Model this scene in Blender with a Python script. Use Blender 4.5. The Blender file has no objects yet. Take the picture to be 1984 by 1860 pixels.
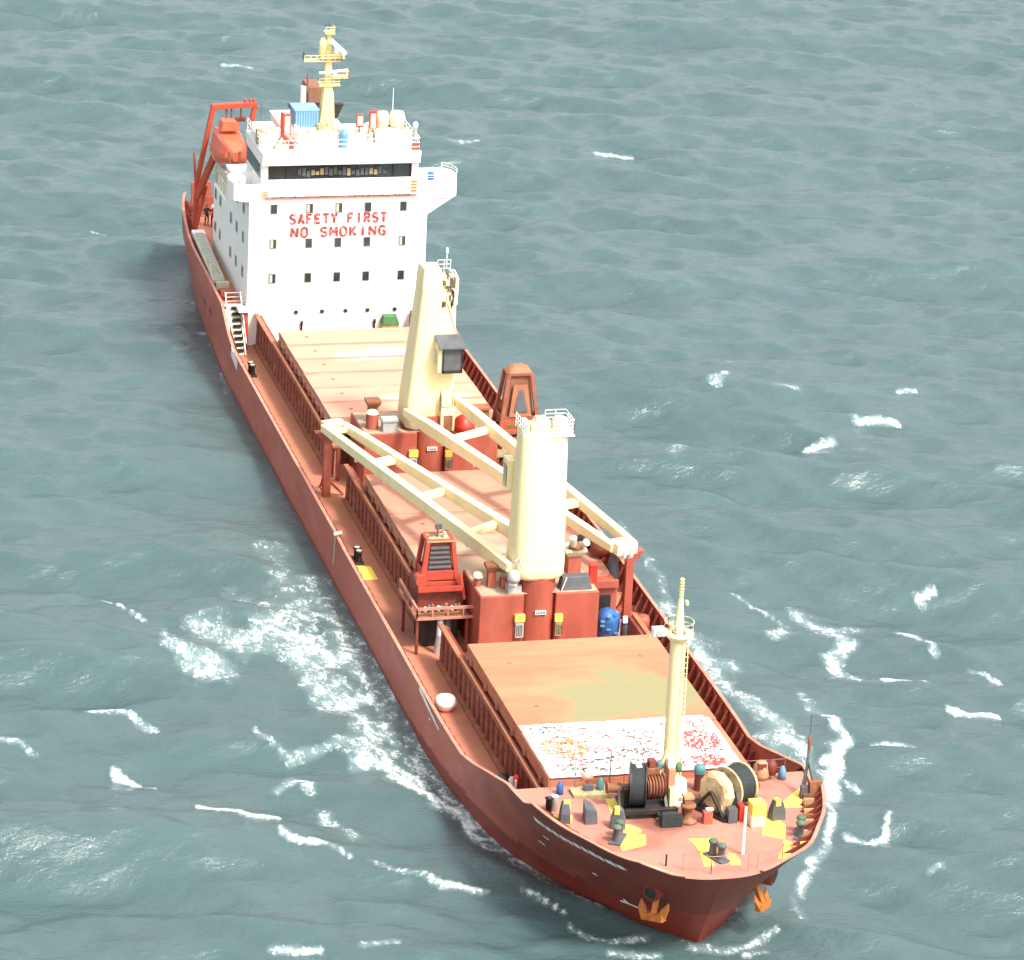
import bpy, bmesh, math, random
import numpy as np
from mathutils import Vector, Matrix
C = bpy.context.scene.collection
sc = bpy.context.scene
R = math.radians
# ------------------------------------------------------------------ camera
cam_d = bpy.data.cameras.new('camera'); cam = bpy.data.objects.new('camera', cam_d); C.objects.link(cam)
yaw, pitch, roll = R(15.07), R(20.23), R(2.85)
f_ = Vector((math.sin(yaw)*math.cos(pitch), math.cos(yaw)*math.cos(pitch), -math.sin(pitch)))
r0 = Vector((math.cos(yaw), -math.sin(yaw), 0)); u0 = r0.cross(f_)
r_ = r0*math.cos(roll)+u0*math.sin(roll); u_ = -r0*math.sin(roll)+u0*math.cos(roll)
M = Matrix((r_, u_, -f_)).transposed().to_4x4(); M.translation = Vector((-58.34, -166.73, 93.17))
cam.matrix_world = M
cam_d.sensor_fit = 'HORIZONTAL'; cam_d.sensor_width = 36; cam_d.lens = 36*7445.1/1984
cam_d.clip_start = 1; cam_d.clip_end = 20000
sc.camera = cam
# ------------------------------------------------------------------ world, sun, exposure
w = bpy.data.worlds.new("World"); sc.world = w; w.use_nodes = True
nt = w.node_tree; bg = nt.nodes['Background']
sky = nt.nodes.new('ShaderNodeTexSky'); sky.sky_type = 'NISHITA'; sky.sun_disc = False
SUN_EL, SUN_AZ = R(54), R(148)     # azimuth measured clockwise from +Y
sky.sun_elevation = SUN_EL; sky.sun_rotation = SUN_AZ
sky.air_density = 1.0; sky.dust_density = 4.0; sky.ozone_density = 1.0
hs = nt.nodes.new('ShaderNodeHueSaturation'); hs.inputs['Saturation'].default_value = 0.25
nt.links.new(sky.outputs[0], hs.inputs['Color']); nt.links.new(hs.outputs[0], bg.inputs[0])
bg.inputs[1].default_value = 0.15
sun_d = bpy.data.lights.new('sun', 'SUN'); sun = bpy.data.objects.new('sun', sun_d); C.objects.link(sun)
sun_d.energy = 2.0; sun_d.angle = R(8); sun_d.color = (1, 0.95, 0.86)
sd = Vector((math.sin(SUN_AZ)*math.cos(SUN_EL), math.cos(SUN_AZ)*math.cos(SUN_EL), math.sin(SUN_EL)))
sun.rotation_euler = sd.to_track_quat('Z', 'Y').to_euler()
sun.location = (0, 0, 200)
sc.view_settings.view_transform = 'Standard'; sc.view_settings.look = 'None'
sc.view_settings.exposure = 1.30; sc.view_settings.gamma = 1
rnd = random.Random(7)

# ------------------------------------------------------------------ mesh helpers
class MB:
    def __init__(s): s.v = []; s.f = []; s.m = []; s.s = []
    def add(s, vs, fs, mi=0, sm=False):
        o = len(s.v); s.v += [tuple(v) for v in vs]
        for f in fs: s.f.append([i+o for i in f]); s.m.append(mi); s.s.append(sm)
        return s
    def box(s, x0, x1, y0, y1, z0, z1, mi=0):
        vs = [(x, y, z) for z in (z0, z1) for y in (y0, y1) for x in (x0, x1)]
        return s.add(vs, [(0, 2, 3, 1), (4, 5, 7, 6), (0, 1, 5, 4), (2, 6, 7, 3), (0, 4, 6, 2), (1, 3, 7, 5)], mi)
    def hexa(s, b, t, mi=0):   # bottom quad, top quad (ccw)
        return s.add(list(b)+list(t), [(3, 2, 1, 0), (4, 5, 6, 7)]+[(i, (i+1) % 4, 4+(i+1) % 4, 4+i) for i in range(4)], mi)
    def bar(s, p0, p1, w, h=None, mi=0, up=(0, 0, 1)):
        h = h or w; p0 = Vector(p0); p1 = Vector(p1); d = (p1-p0).normalized(); up = Vector(up)
        if abs(d.dot(up)) > .98: up = Vector((0, 1, 0))
        a = d.cross(up).normalized()*w/2; b = a.normalized().cross(d).normalized()*h/2
        q = [(-a-b), (a-b), (a+b), (-a+b)]
        return s.hexa([p0+x for x in q], [p1+x for x in q], mi)
    def tube(s, p0, p1, r0, r1=None, n=12, mi=0, cap=True):
        r1 = r0 if r1 is None else r1; p0 = Vector(p0); p1 = Vector(p1); d = (p1-p0).normalized()
        up = Vector((0, 0, 1)) if abs(d.z) < .95 else Vector((1, 0, 0))
        a = d.cross(up).normalized(); b = d.cross(a).normalized()
        ring = lambda p, r: [p+a*r*math.cos(2*math.pi*i/n)+b*r*math.sin(2*math.pi*i/n) for i in range(n)]
        s.add(ring(p0, r0)+ring(p1, r1), [(i, (i+1) % n, n+(i+1) % n, n+i) for i in range(n)], mi, n > 6)
        if cap:
            s.add(ring(p0, r0), [tuple(range(n-1, -1, -1))], mi); s.add(ring(p1, r1), [tuple(range(n))], mi)
        return s
    def path(s, pts, r, n=6, mi=0):
        for a, b in zip(pts[:-1], pts[1:]): s.tube(a, b, r, r, n, mi)
        return s
    def lathe(s, c, prof, n=20, mi=0, axis='z'):
        vs = []; c = Vector(c)
        for (r, h) in prof:
            for i in range(n):
                t = 2*math.pi*i/n; x, y = r*math.cos(t), r*math.sin(t)
                vs.append(c+Vector({'z': (x, y, h), 'x': (h, x, y), 'y': (x, h, y)}[axis]))
        fs = [(k*n+i, k*n+(i+1) % n, (k+1)*n+(i+1) % n, (k+1)*n+i) for k in range(len(prof)-1) for i in range(n)]
        return s.add(vs, fs, mi, True)
    def loft(s, rings, mi=0, sm=False, cap=True, closed=True):
        n = len(rings[0]); vs = [v for r in rings for v in r]; k = len(rings)
        fs = [(a*n+i, a*n+(i+1) % n, (a+1)*n+(i+1) % n, (a+1)*n+i) for a in range(k-1) for i in range(n if closed else n-1)]
        s.add(vs, fs, mi, sm)
        if cap and closed: s.add(rings[0], [tuple(range(n-1, -1, -1))], mi); s.add(rings[-1], [tuple(range(n))], mi)
        return s
    def prism(s, poly, z0, z1, mi=0):
        return s.loft([[(x, y, z0) for x, y in poly], [(x, y, z1) for x, y in poly]], mi)
    def rail(s, pts, h=1.0, post=1.5, r=.03, n=5, bars=3, mi=0):
        for a, b in zip(pts[:-1], pts[1:]):
            a = Vector(a); b = Vector(b); L = (b-a).length; k = max(1, round(L/post))
            for j in range(bars):
                z = Vector((0, 0, h*(j+1)/bars)); s.tube(a+z, b+z, r*.8, None, n, mi, False)
            for i in range(k+1):
                p = a+(b-a)*i/k; s.tube(p, p+Vector((0, 0, h)), r, None, n, mi, False)
        return s

MATS = {}
def mat(name, col, rough=.6, var=.18, scale=.6, metal=0, dirt=None, dirt_amt=.35, dirt_scale=.9, stretch=(1, 1, 1), bump=.05, spec=.4, emit=None, stains=(), bow=None, plates=None):
    if name in MATS: return MATS[name]
    m = bpy.data.materials.new(name); m.use_nodes = True; t = m.node_tree; N = t.nodes; L = t.links
    b = N['Principled BSDF']; b.inputs['Roughness'].default_value = rough; b.inputs['Metallic'].default_value = metal
    b.inputs['Specular IOR Level'].default_value = spec
    tc = N.new('ShaderNodeTexCoord'); mp = N.new('ShaderNodeMapping'); mp.inputs['Scale'].default_value = stretch
    L.new(tc.outputs['Object'], mp.inputs[0])
    n1 = N.new('ShaderNodeTexNoise'); n1.inputs['Scale'].default_value = scale; n1.inputs['Detail'].default_value = 8; n1.inputs['Roughness'].default_value = .62
    L.new(mp.outputs[0], n1.inputs['Vector'])
    mr = N.new('ShaderNodeMapRange'); mr.inputs[1].default_value = .3; mr.inputs[2].default_value = .7; mr.inputs[3].default_value = 1-var; mr.inputs[4].default_value = 1+var
    L.new(n1.outputs[0], mr.inputs[0])
    mx = N.new('ShaderNodeMix'); mx.data_type = 'RGBA'; mx.blend_type = 'MULTIPLY'; mx.inputs[0].default_value = 1
    mx.inputs[6].default_value = (*col, 1); L.new(mr.outputs[0], mx.inputs[7])
    out = mx.outputs[2]
    if dirt:
        n2 = N.new('ShaderNodeTexNoise'); n2.inputs['Scale'].default_value = dirt_scale; n2.inputs['Detail'].default_value = 10; n2.inputs['Roughness'].default_value = .7
        L.new(mp.outputs[0], n2.inputs['Vector'])
        r2 = N.new('ShaderNodeMapRange'); r2.inputs[1].default_value = .5; r2.inputs[2].default_value = .72; r2.inputs[3].default_value = 0; r2.inputs[4].default_value = dirt_amt
        L.new(n2.outputs[0], r2.inputs[0])
        m2 = N.new('ShaderNodeMix'); m2.data_type = 'RGBA'; L.new(r2.outputs[0], m2.inputs[0]); L.new(out, m2.inputs[6]); m2.inputs[7].default_value = (*dirt, 1)
        out = m2.outputs[2]
    if bow:      # shade of the flared bow painted into the colour, darker towards the stem
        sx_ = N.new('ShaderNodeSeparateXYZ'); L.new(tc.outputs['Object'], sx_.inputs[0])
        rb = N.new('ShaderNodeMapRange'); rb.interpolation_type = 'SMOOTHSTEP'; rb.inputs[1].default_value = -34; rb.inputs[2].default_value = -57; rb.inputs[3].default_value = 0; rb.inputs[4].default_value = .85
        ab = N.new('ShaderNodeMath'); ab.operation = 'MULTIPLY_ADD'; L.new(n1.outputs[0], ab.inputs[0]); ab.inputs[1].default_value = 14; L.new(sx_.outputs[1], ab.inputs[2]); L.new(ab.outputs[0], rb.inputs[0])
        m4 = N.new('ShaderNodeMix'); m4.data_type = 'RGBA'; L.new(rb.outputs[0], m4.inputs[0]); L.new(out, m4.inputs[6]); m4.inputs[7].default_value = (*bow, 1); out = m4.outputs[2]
    if plates:      # welded plate seams with a little tone change from plate to plate
        ax_, pw, ph, amt = plates
        s3 = N.new('ShaderNodeSeparateXYZ'); L.new(tc.outputs['Object'], s3.inputs[0]); c3 = N.new('ShaderNodeCombineXYZ')
        L.new(s3.outputs[{'x': 0, 'y': 1, 'z': 2}[ax_[0]]], c3.inputs[0]); L.new(s3.outputs[{'x': 0, 'y': 1, 'z': 2}[ax_[1]]], c3.inputs[1])
        bk = N.new('ShaderNodeTexBrick'); bk.inputs['Scale'].default_value = 1; bk.inputs['Brick Width'].default_value = pw; bk.inputs['Row Height'].default_value = ph
        bk.inputs['Mortar Size'].default_value = .022; bk.inputs['Mortar Smooth'].default_value = .6
        g = 1+amt*.45; bk.inputs['Color1'].default_value = (g, g, g, 1); g = 1-amt*.45; bk.inputs['Color2'].default_value = (g, g, g, 1); g = 1-amt*2; bk.inputs['Mortar'].default_value = (g, g, g, 1)
        L.new(c3.outputs[0], bk.inputs['Vector']); m5 = N.new('ShaderNodeMix'); m5.data_type = 'RGBA'; m5.blend_type = 'MULTIPLY'; m5.inputs[0].default_value = 1
        L.new(out, m5.inputs[6]); L.new(bk.outputs[0], m5.inputs[7]); out = m5.outputs[2]
    for (cx, cy), (rx, ry), sc_ in stains:      # a stain with its own ragged outline on the plate
        ms = N.new('ShaderNodeMapping'); ms.inputs['Location'].default_value = (-cx/rx, -(cy-68)/ry, 0); ms.inputs['Scale'].default_value = (1/rx, 1/ry, 0)
        L.new(tc.outputs['Object'], ms.inputs[0]); ln = N.new('ShaderNodeVectorMath'); ln.operation = 'LENGTH'; L.new(ms.outputs[0], ln.inputs[0])
        n3 = N.new('ShaderNodeTexNoise'); n3.inputs['Scale'].default_value = .3; n3.inputs['Detail'].default_value = 9; L.new(tc.outputs['Object'], n3.inputs['Vector'])
        sb = N.new('ShaderNodeMath'); sb.operation = 'MULTIPLY_ADD'; L.new(n3.outputs[0], sb.inputs[0]); sb.inputs[1].default_value = 2.6; L.new(ln.outputs['Value'], sb.inputs[2])
        r3 = N.new('ShaderNodeMapRange'); r3.inputs[1].default_value = 2.5; r3.inputs[2].default_value = 2.05; r3.inputs[3].default_value = 0; r3.inputs[4].default_value = .92
        L.new(sb.outputs[0], r3.inputs[0]); m3 = N.new('ShaderNodeMix'); m3.data_type = 'RGBA'; L.new(r3.outputs[0], m3.inputs[0]); L.new(out, m3.inputs[6]); m3.inputs[7].default_value = (*sc_, 1); out = m3.outputs[2]
    L.new(out, b.inputs['Base Color'])
    if bump:
        bp = N.new('ShaderNodeBump'); bp.inputs['Strength'].default_value = .35; bp.inputs['Distance'].default_value = bump
        L.new(n1.outputs[0], bp.inputs['Height']); L.new(bp.outputs[0], b.inputs['Normal'])
    if emit: b.inputs['Emission Color'].default_value = (*emit, 1); b.inputs['Emission Strength'].default_value = 1
    m['out'] = 0
    MATS[name] = m; return m

RUST = (.16, .055, .025)
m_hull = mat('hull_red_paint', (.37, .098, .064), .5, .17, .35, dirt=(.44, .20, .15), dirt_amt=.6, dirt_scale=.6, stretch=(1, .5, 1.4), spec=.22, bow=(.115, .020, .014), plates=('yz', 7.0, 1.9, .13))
m_boot = mat('boot_top_red', (.21, .026, .013), .5, .2, .5, dirt=(.2, .1, .07), stretch=(1, .3, 2))
m_deck = mat('deck_red_paint', (.43, .165, .098), .7, .16, .25, dirt=(.44, .24, .075), dirt_amt=.75, dirt_scale=.2, plates=('xy', 2.4, 6.5, .08))
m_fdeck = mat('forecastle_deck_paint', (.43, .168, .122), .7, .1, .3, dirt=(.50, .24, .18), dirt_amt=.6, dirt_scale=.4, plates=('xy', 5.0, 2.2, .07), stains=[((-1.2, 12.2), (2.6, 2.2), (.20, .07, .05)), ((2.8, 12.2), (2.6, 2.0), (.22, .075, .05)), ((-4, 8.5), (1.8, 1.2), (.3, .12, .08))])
m_red = mat('red_oxide_steel', (.34, .078, .048), .55, .2, .8, dirt=(.33, .16, .09), dirt_amt=.5, stretch=(1, 1, .3))
m_dred = mat('dark_red_steel', (.17, .03, .02), .6, .3, 1.2, dirt=(.3, .15, .09), dirt_amt=.5)
m_coam = mat('coaming_rust', (.33, .12, .06), .7, .25, 1.0, dirt=(.28, .17, .09), dirt_amt=.6)
m_white = mat('white_paint', (.83, .82, .785), .5, .03, .3, dirt=(.6, .48, .34), dirt_amt=.3, dirt_scale=.6, stretch=(1, 1, .25))
m_cream = mat('cream_paint', (.78, .68, .38), .5, .06, .4, dirt=(.5, .36, .18), dirt_amt=.35, dirt_scale=.7, stretch=(1, 1, .25))
m_yel = mat('yellow_mast_paint', (.76, .62, .27), .5, .1, .8, dirt=(.4, .25, .1), dirt_amt=.3)
m_ymark = mat('yellow_deck_marking', (.82, .60, .10), .65, .08, .8, dirt=(.5, .25, .12), dirt_amt=.2, dirt_scale=1.2)
m_glass = mat('dark_window_glass', (.03, .04, .04), .12, .3, 1.5, bump=0, spec=.6)
m_blk = mat('black_grease', (.02, .019, .018), .45, .4, 1.5, dirt=(.12, .06, .03))
m_rope = mat('dark_rope', (.022, .028, .027), .8, .4, 6)
m_rust = mat('rusty_steel', (.22, .085, .04), .75, .35, 2, dirt=(.38, .24, .14), dirt_amt=.5)
m_orange = mat('orange_lifeboat_paint', (.70, .12, .06), .4, .1, 1, dirt=(.6, .3, .12), dirt_amt=.4, dirt_scale=1.5)
m_davit = mat('davit_red_paint', (.44, .07, .035), .45, .12, 1)
m_rust2 = mat('browned_red_steel', (.27, .085, .05), .65, .3, 1.5, dirt=(.16, .08, .05), dirt_amt=.7)
m_tower = mat('tower_red_paint', (.42, .055, .03), .5, .2, 1.2, dirt=(.2, .06, .04), dirt_amt=.6, dirt_scale=1.5)
m_blue = mat('blue_plastic', (.03, .11, .30), .45, .2, 2)
m_sblue = mat('slate_blue_paint', (.11, .24, .38), .5, .12, 1.5)
m_teal = mat('teal_paint', (.07, .2, .2), .5, .2, 2)
m_green = mat('green_tarp', (.06, .15, .05), .8, .3, 4)
m_grey = mat('grey_paint', (.38, .38, .36), .55, .15, 1)
m_dgrey = mat('dark_grey_paint', (.085, .09, .1), .5, .2, 1.5, dirt=(.2, .16, .12))
m_pgreen = mat('pale_weathered_aluminium', (.46, .47, .36), .55, .15, 1.2, dirt=(.3, .25, .16))
m_brown = mat('brown_funnel_paint', (.22, .1, .06), .6, .2, 1)
m_anchor = mat('orange_rusted_anchor', (.42, .13, .022), .7, .3, 2.5, dirt=(.25, .06, .03), dirt_amt=.7, dirt_scale=2)
m_brass = mat('tan_rusted_brake', (.60, .46, .25), .6, .25, 2, dirt=(.10, .045, .025), dirt_amt=.95, dirt_scale=.9)
m_sred = mat('bright_red_paint', (.62, .035, .02), .45, .1, 1)
m_skin = mat('skin', (.5, .3, .2), .6, .05, 2)
m_dcloth = mat('dark_work_clothes', (.025, .025, .03), .85, .3, 5)
m_rcloth = mat('red_work_clothes', (.55, .03, .03), .85, .2, 5)
m_tan = mat('tan_crate_wood', (.42, .24, .12), .75, .2, 3)
m_beige = mat('beige_covers', (.55, .48, .34), .7, .15, 2, dirt=(.3, .2, .1))
m_khaki = mat('khaki_grating', (.33, .28, .15), .8, .3, 3)

def link(name, mb, mats, parent=None, loc=None, bevel=0):
    me = bpy.data.meshes.new(name); me.from_pydata(mb.v, [], mb.f); me.update()
    if not isinstance(mats, (list, tuple)): mats = [mats]
    for m in mats: me.materials.append(m)
    me.polygons.foreach_set('material_index', mb.m); me.polygons.foreach_set('use_smooth', mb.s)
    bm = bmesh.new(); bm.from_mesh(me)
    if name == 'hull': bmesh.ops.remove_doubles(bm, verts=bm.verts, dist=.003)
    bmesh.ops.recalc_face_normals(bm, faces=bm.faces) if len(bm.faces) < 60000 else None
    bm.to_mesh(me); bm.free()
    o = bpy.data.objects.new(name, me); C.objects.link(o)
    if parent is not None:
        o.parent = parent
    if bevel:
        b = o.modifiers.new('bevel', 'BEVEL'); b.width = bevel; b.segments = 2; b.limit_method = 'ANGLE'; b.angle_limit = R(40)
    return o
class Thing:      # an Empty at the base; parts are given in world coordinates when wc else local
    def __init__(s, name, label, cat, loc=(0, 0, 0), rotz=0, group=None, wc=True):
        o = bpy.data.objects.new(name, None); C.objects.link(o); o.empty_display_size = .3
        o.location = loc; o.rotation_euler = (0, 0, rotz); o['label'] = label; o['category'] = cat
        if group: o['group'] = group
        s.o = o; s.loc = Vector(loc); s.wc = wc
    def part(s, name, mb, mats, parent=None, bevel=0, label=None):
        if s.wc: mb.v = [tuple(Vector(v)-s.loc) for v in mb.v]
        o = link(name, mb, mats, parent or s.o, bevel=bevel)
        if label: o['label'] = label
        return o
def single(name, mb, mats, label, cat, group=None, bevel=0, loc=None):
    if loc is None:
        vs = np.array(mb.v); loc = (float(vs[:, 0].mean()), float(vs[:, 1].mean()), float(vs[:, 2].min()))
    loc = Vector(loc); mb.v = [tuple(Vector(v)-loc) for v in mb.v]
    o = link(name, mb, mats, None, bevel=bevel); o.location = loc
    o['label'] = label; o['category'] = cat
    if group: o['group'] = group
    return o
def dup(root, loc, rotz=None, label=None, group=None, scale=None):
    r = root.copy(); C.objects.link(r); r.location = loc
    if rotz is not None: r.rotation_euler = (0, 0, rotz)
    if scale: r.scale = (scale,)*3
    if label: r['label'] = label
    if group: r['group'] = group
    for ch in list(root.children):
        c = ch.copy(); C.objects.link(c); c.parent = r
        for g in ch.children:
            d = g.copy(); C.objects.link(d); d.parent = c
    return r
def text_mb(body, size, extrude, font_off, origin, xdir, ydir, width=None):
    cu = bpy.data.curves.new('t', 'FONT'); cu.body = body; cu.size = size; cu.extrude = extrude; cu.offset = font_off; cu.align_x = 'CENTER'
    cu.resolution_u = 3
    o = bpy.data.objects.new('t', cu); C.objects.link(o)
    dg = bpy.context.evaluated_depsgraph_get(); me = o.evaluated_get(dg).to_mesh()
    vs = [v.co.copy() for v in me.vertices]; fs = [tuple(p.vertices) for p in me.polygons]
    o.evaluated_get(dg).to_mesh_clear(); bpy.data.objects.remove(o); bpy.data.curves.remove(cu)
    xs = [v.x for v in vs]; k = (width/(max(xs)-min(xs))) if width else 1; mid = (max(xs)+min(xs))/2
    X = Vector(xdir); Y = Vector(ydir); Z = X.cross(Y); O = Vector(origin)
    mb = MB(); mb.add([O+X*(v.x-mid)*k+Y*v.y+Z*v.z for v in vs], fs); return mb
# ================================================================== SEA
WL = -.15
FOAM=[([(-27.0,34.9),(-26.3,34.1),(-25.6,32.9),(-24.8,32.1)],0.36,1),([(-23.2,28.5),(-21.9,28.0),(-20.7,27.0),(-18.9,26.0)],0.29,1),([(-19.3,23.9),(-18.6,22.9),(-18.1,22.2),(-17.3,22.1)],0.26,1),([(-17.3,22.1),(-16.3,20.3)],0.11,0.7),([(-12.6,17.6),(-11.8,16.4),(-10.9,15.3),(-9.9,14.6)],0.25,1),([(-15.1,19.4),(-13.9,18.3),(-12.6,17.6)],0.17,0.5),([(-23.1,58.7),(-23.1,56.1),(-22.7,54.8),(-22.3,53.9)],0.2,0.85),([(-23.8,61.0),(-23.1,58.7)],0.13,0.6),([(-27.6,42.9),(-26.1,42.3),(-24.9,41.3),(-23.9,39.7)],0.25,0.65),([(-33.1,39.5),(-32.0,39.0),(-31.3,37.4)],0.21,0.6),([(-18.1,38.5),(-17.8,37.3)],0.18,0.8),([(-17.4,36.9),(-16.8,34.9),(-14.9,35.0),(-12.6,35.4)],0.27,0.5),([(-18.3,30.1),(-17.1,31.7),(-16.5,30.2)],0.42,0.55),([(-22.5,10.2),(-20.1,9.7)],0.11,0.8),([(-17.9,9.3),(-15.8,9.3)],0.14,0.5),([(-16.1,26.3),(-15.1,23.8)],0.76,0.45),([(-21.2,50.4),(-20.1,47.4),(-18.7,46.4)],0.76,0.5),([(-15.0,57.6),(-12.6,56.4),(-10.3,54.4)],1.32,0.45),([(-12.2,61.8),(-10.1,58.8),(-10.0,50.9)],1.13,0.36),([(-18.5,52.9),(-15.6,50.9),(-12.4,43.9)],1.28,0.42),([(-10.0,56.1),(-9.9,46.8),(-9.7,37.3)],0.7,0.4),([(-11.7,38.3),(-11.4,33.8),(-10.4,30.0)],0.91,0.6),([(-13.1,47.2),(-9.9,50.1),(-10.0,42.0)],1.27,0.5),([(-10.5,38.1),(-9.8,34.3),(-9.0,28.4)],0.67,0.5),([(-7.5,19.3),(-6.2,15.2),(-4.4,12.4)],0.45,0.42),([(-17.8,49.5),(-14.7,52.4),(-11.6,54.6)],0.91,0.55),([(-13.7,50.6),(-12.0,49.5),(-10.4,47.6)],1.09,0.62),([(-13.7,44.1),(-12.6,41.5),(-10.1,42.8)],1.07,0.55),([(-12.9,34.0),(-11.0,36.0),(-9.9,38.1)],0.67,0.55),([(-13.4,33.3),(-11.9,31.7),(-10.7,28.6),(-9.7,26.4)],0.72,0.75),([(-11.0,28.7),(-9.7,26.4),(-9.0,24.2),(-8.5,22.2)],0.64,0.9),([(-9.1,27.7),(-8.0,23.4),(-7.2,20.6)],0.35,0.6),([(-9.7,60.5),(-10.0,52.6),(-9.8,44.3)],0.85,0.3),([(-12.4,68.3),(-11.6,61.7),(-11.3,56.3)],1.35,0.25),([(-6.7,20.5),(-5.8,17.1),(-4.3,14.6)],0.2,0.6),([(-8.5,22.8),(-6.7,19.2),(-5.0,15.7)],0.52,0.45),([(-7.7,14.2),(-6.2,11.4)],0.14,0.9),([(-5.9,8.9),(-4.6,8.4),(-2.6,8.3)],0.08,0.6),([(-6.5,10.4),(-5.8,9.1)],0.14,0.8),([(-0.6,6.5),(1.0,6.0),(2.6,6.5),(4.7,7.8)],0.07,0.55),([(1.9,5.5),(3.5,5.7)],0.08,0.5),([(-5.0,7.0),(-2.4,6.2)],0.14,0.6),([(16.2,34.0),(16.3,31.3),(14.9,28.5),(13.3,25.8),(12.5,24.2)],0.67,1),([(12.6,24.5),(12.1,21.1),(10.9,17.8)],0.27,0.9),([(10.7,17.9),(8.6,14.9),(7.3,12.5)],0.29,0.6),([(6.6,12.0),(6.5,8.9)],0.39,0.3),([(11.8,51.5),(12.0,45.4),(12.0,38.9),(12.1,32.7),(11.8,29.0)],1.27,0.5),([(12.2,47.1),(12.4,38.8),(12.8,31.0)],0.63,0.55),([(12.6,68.1),(12.6,60.4),(12.0,52.3)],0.48,0.3),([(11.5,32.0),(13.3,29.5)],0.8,0.5),([(16.8,55.2),(18.0,52.4),(19.0,50.0)],0.2,0.55),([(20.4,52.1),(21.5,50.1),(22.0,47.5),(20.2,44.3),(20.7,41.7)],0.66,0.62),([(17.1,48.6),(18.6,49.0)],0.46,0.45),([(21.1,48.9),(23.5,49.9)],0.4,0.4),([(25.8,48.3),(26.6,46.8),(27.1,44.6)],0.33,0.65),([(29.1,53.6),(30.1,53.9)],0.37,0.75),([(21.7,39.6),(22.9,39.4),(24.2,39.0)],0.38,0.95),([(24.4,34.4),(25.2,33.5),(26.8,33.7)],0.41,0.95),([(28.4,41.5),(29.1,40.6),(29.3,39.1)],0.29,0.6),([(17.6,30.0),(18.7,30.2),(19.7,29.3)],0.28,0.7),([(14.9,25.6),(15.1,24.9)],0.36,0.75),([(12.3,19.0),(13.5,18.1),(14.6,18.6),(15.4,20.6)],0.23,0.85),([(36.2,87.1),(37.9,87.2),(39.0,86.2)],0.35,0.85),([(30.7,83.7),(31.9,83.8),(33.3,84.3)],0.38,0.85),([(27.5,95.1),(29.2,97.4)],0.39,0.5),([(30.1,100.3),(30.8,100.0)],0.2,0.85),([(36.2,160.6),(38.0,160.8),(39.7,160.0)],0.24,0.75),([(7.4,194.1),(10.5,194.1)],0.15,0.6),([(41.4,92.6),(42.8,92.5)],0.16,0.7),([(22.9,163.1),(25.6,163.2)],0.24,0.5),([(32.2,94.6),(33.6,93.8)],0.39,0.4),([(-8.0,119.8),(-8.1,112.0),(-8.9,98.6)],0.48,0.3),([(-8.5,112.3),(-8.0,111.3)],0.24,0.9),([(-12.6,143.1),(-11.5,141.5)],0.17,0.5),([(16.2,38.3),(16.2,34.4)],0.63,0.35),([(21.2,39.2),(17.7,43.0)],0.26,0.2),([(22.1,82.5),(19.6,79.6)],0.59,0.3),([(15.2,13.2),(16.3,13.7)],0.17,0.5)]
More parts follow.
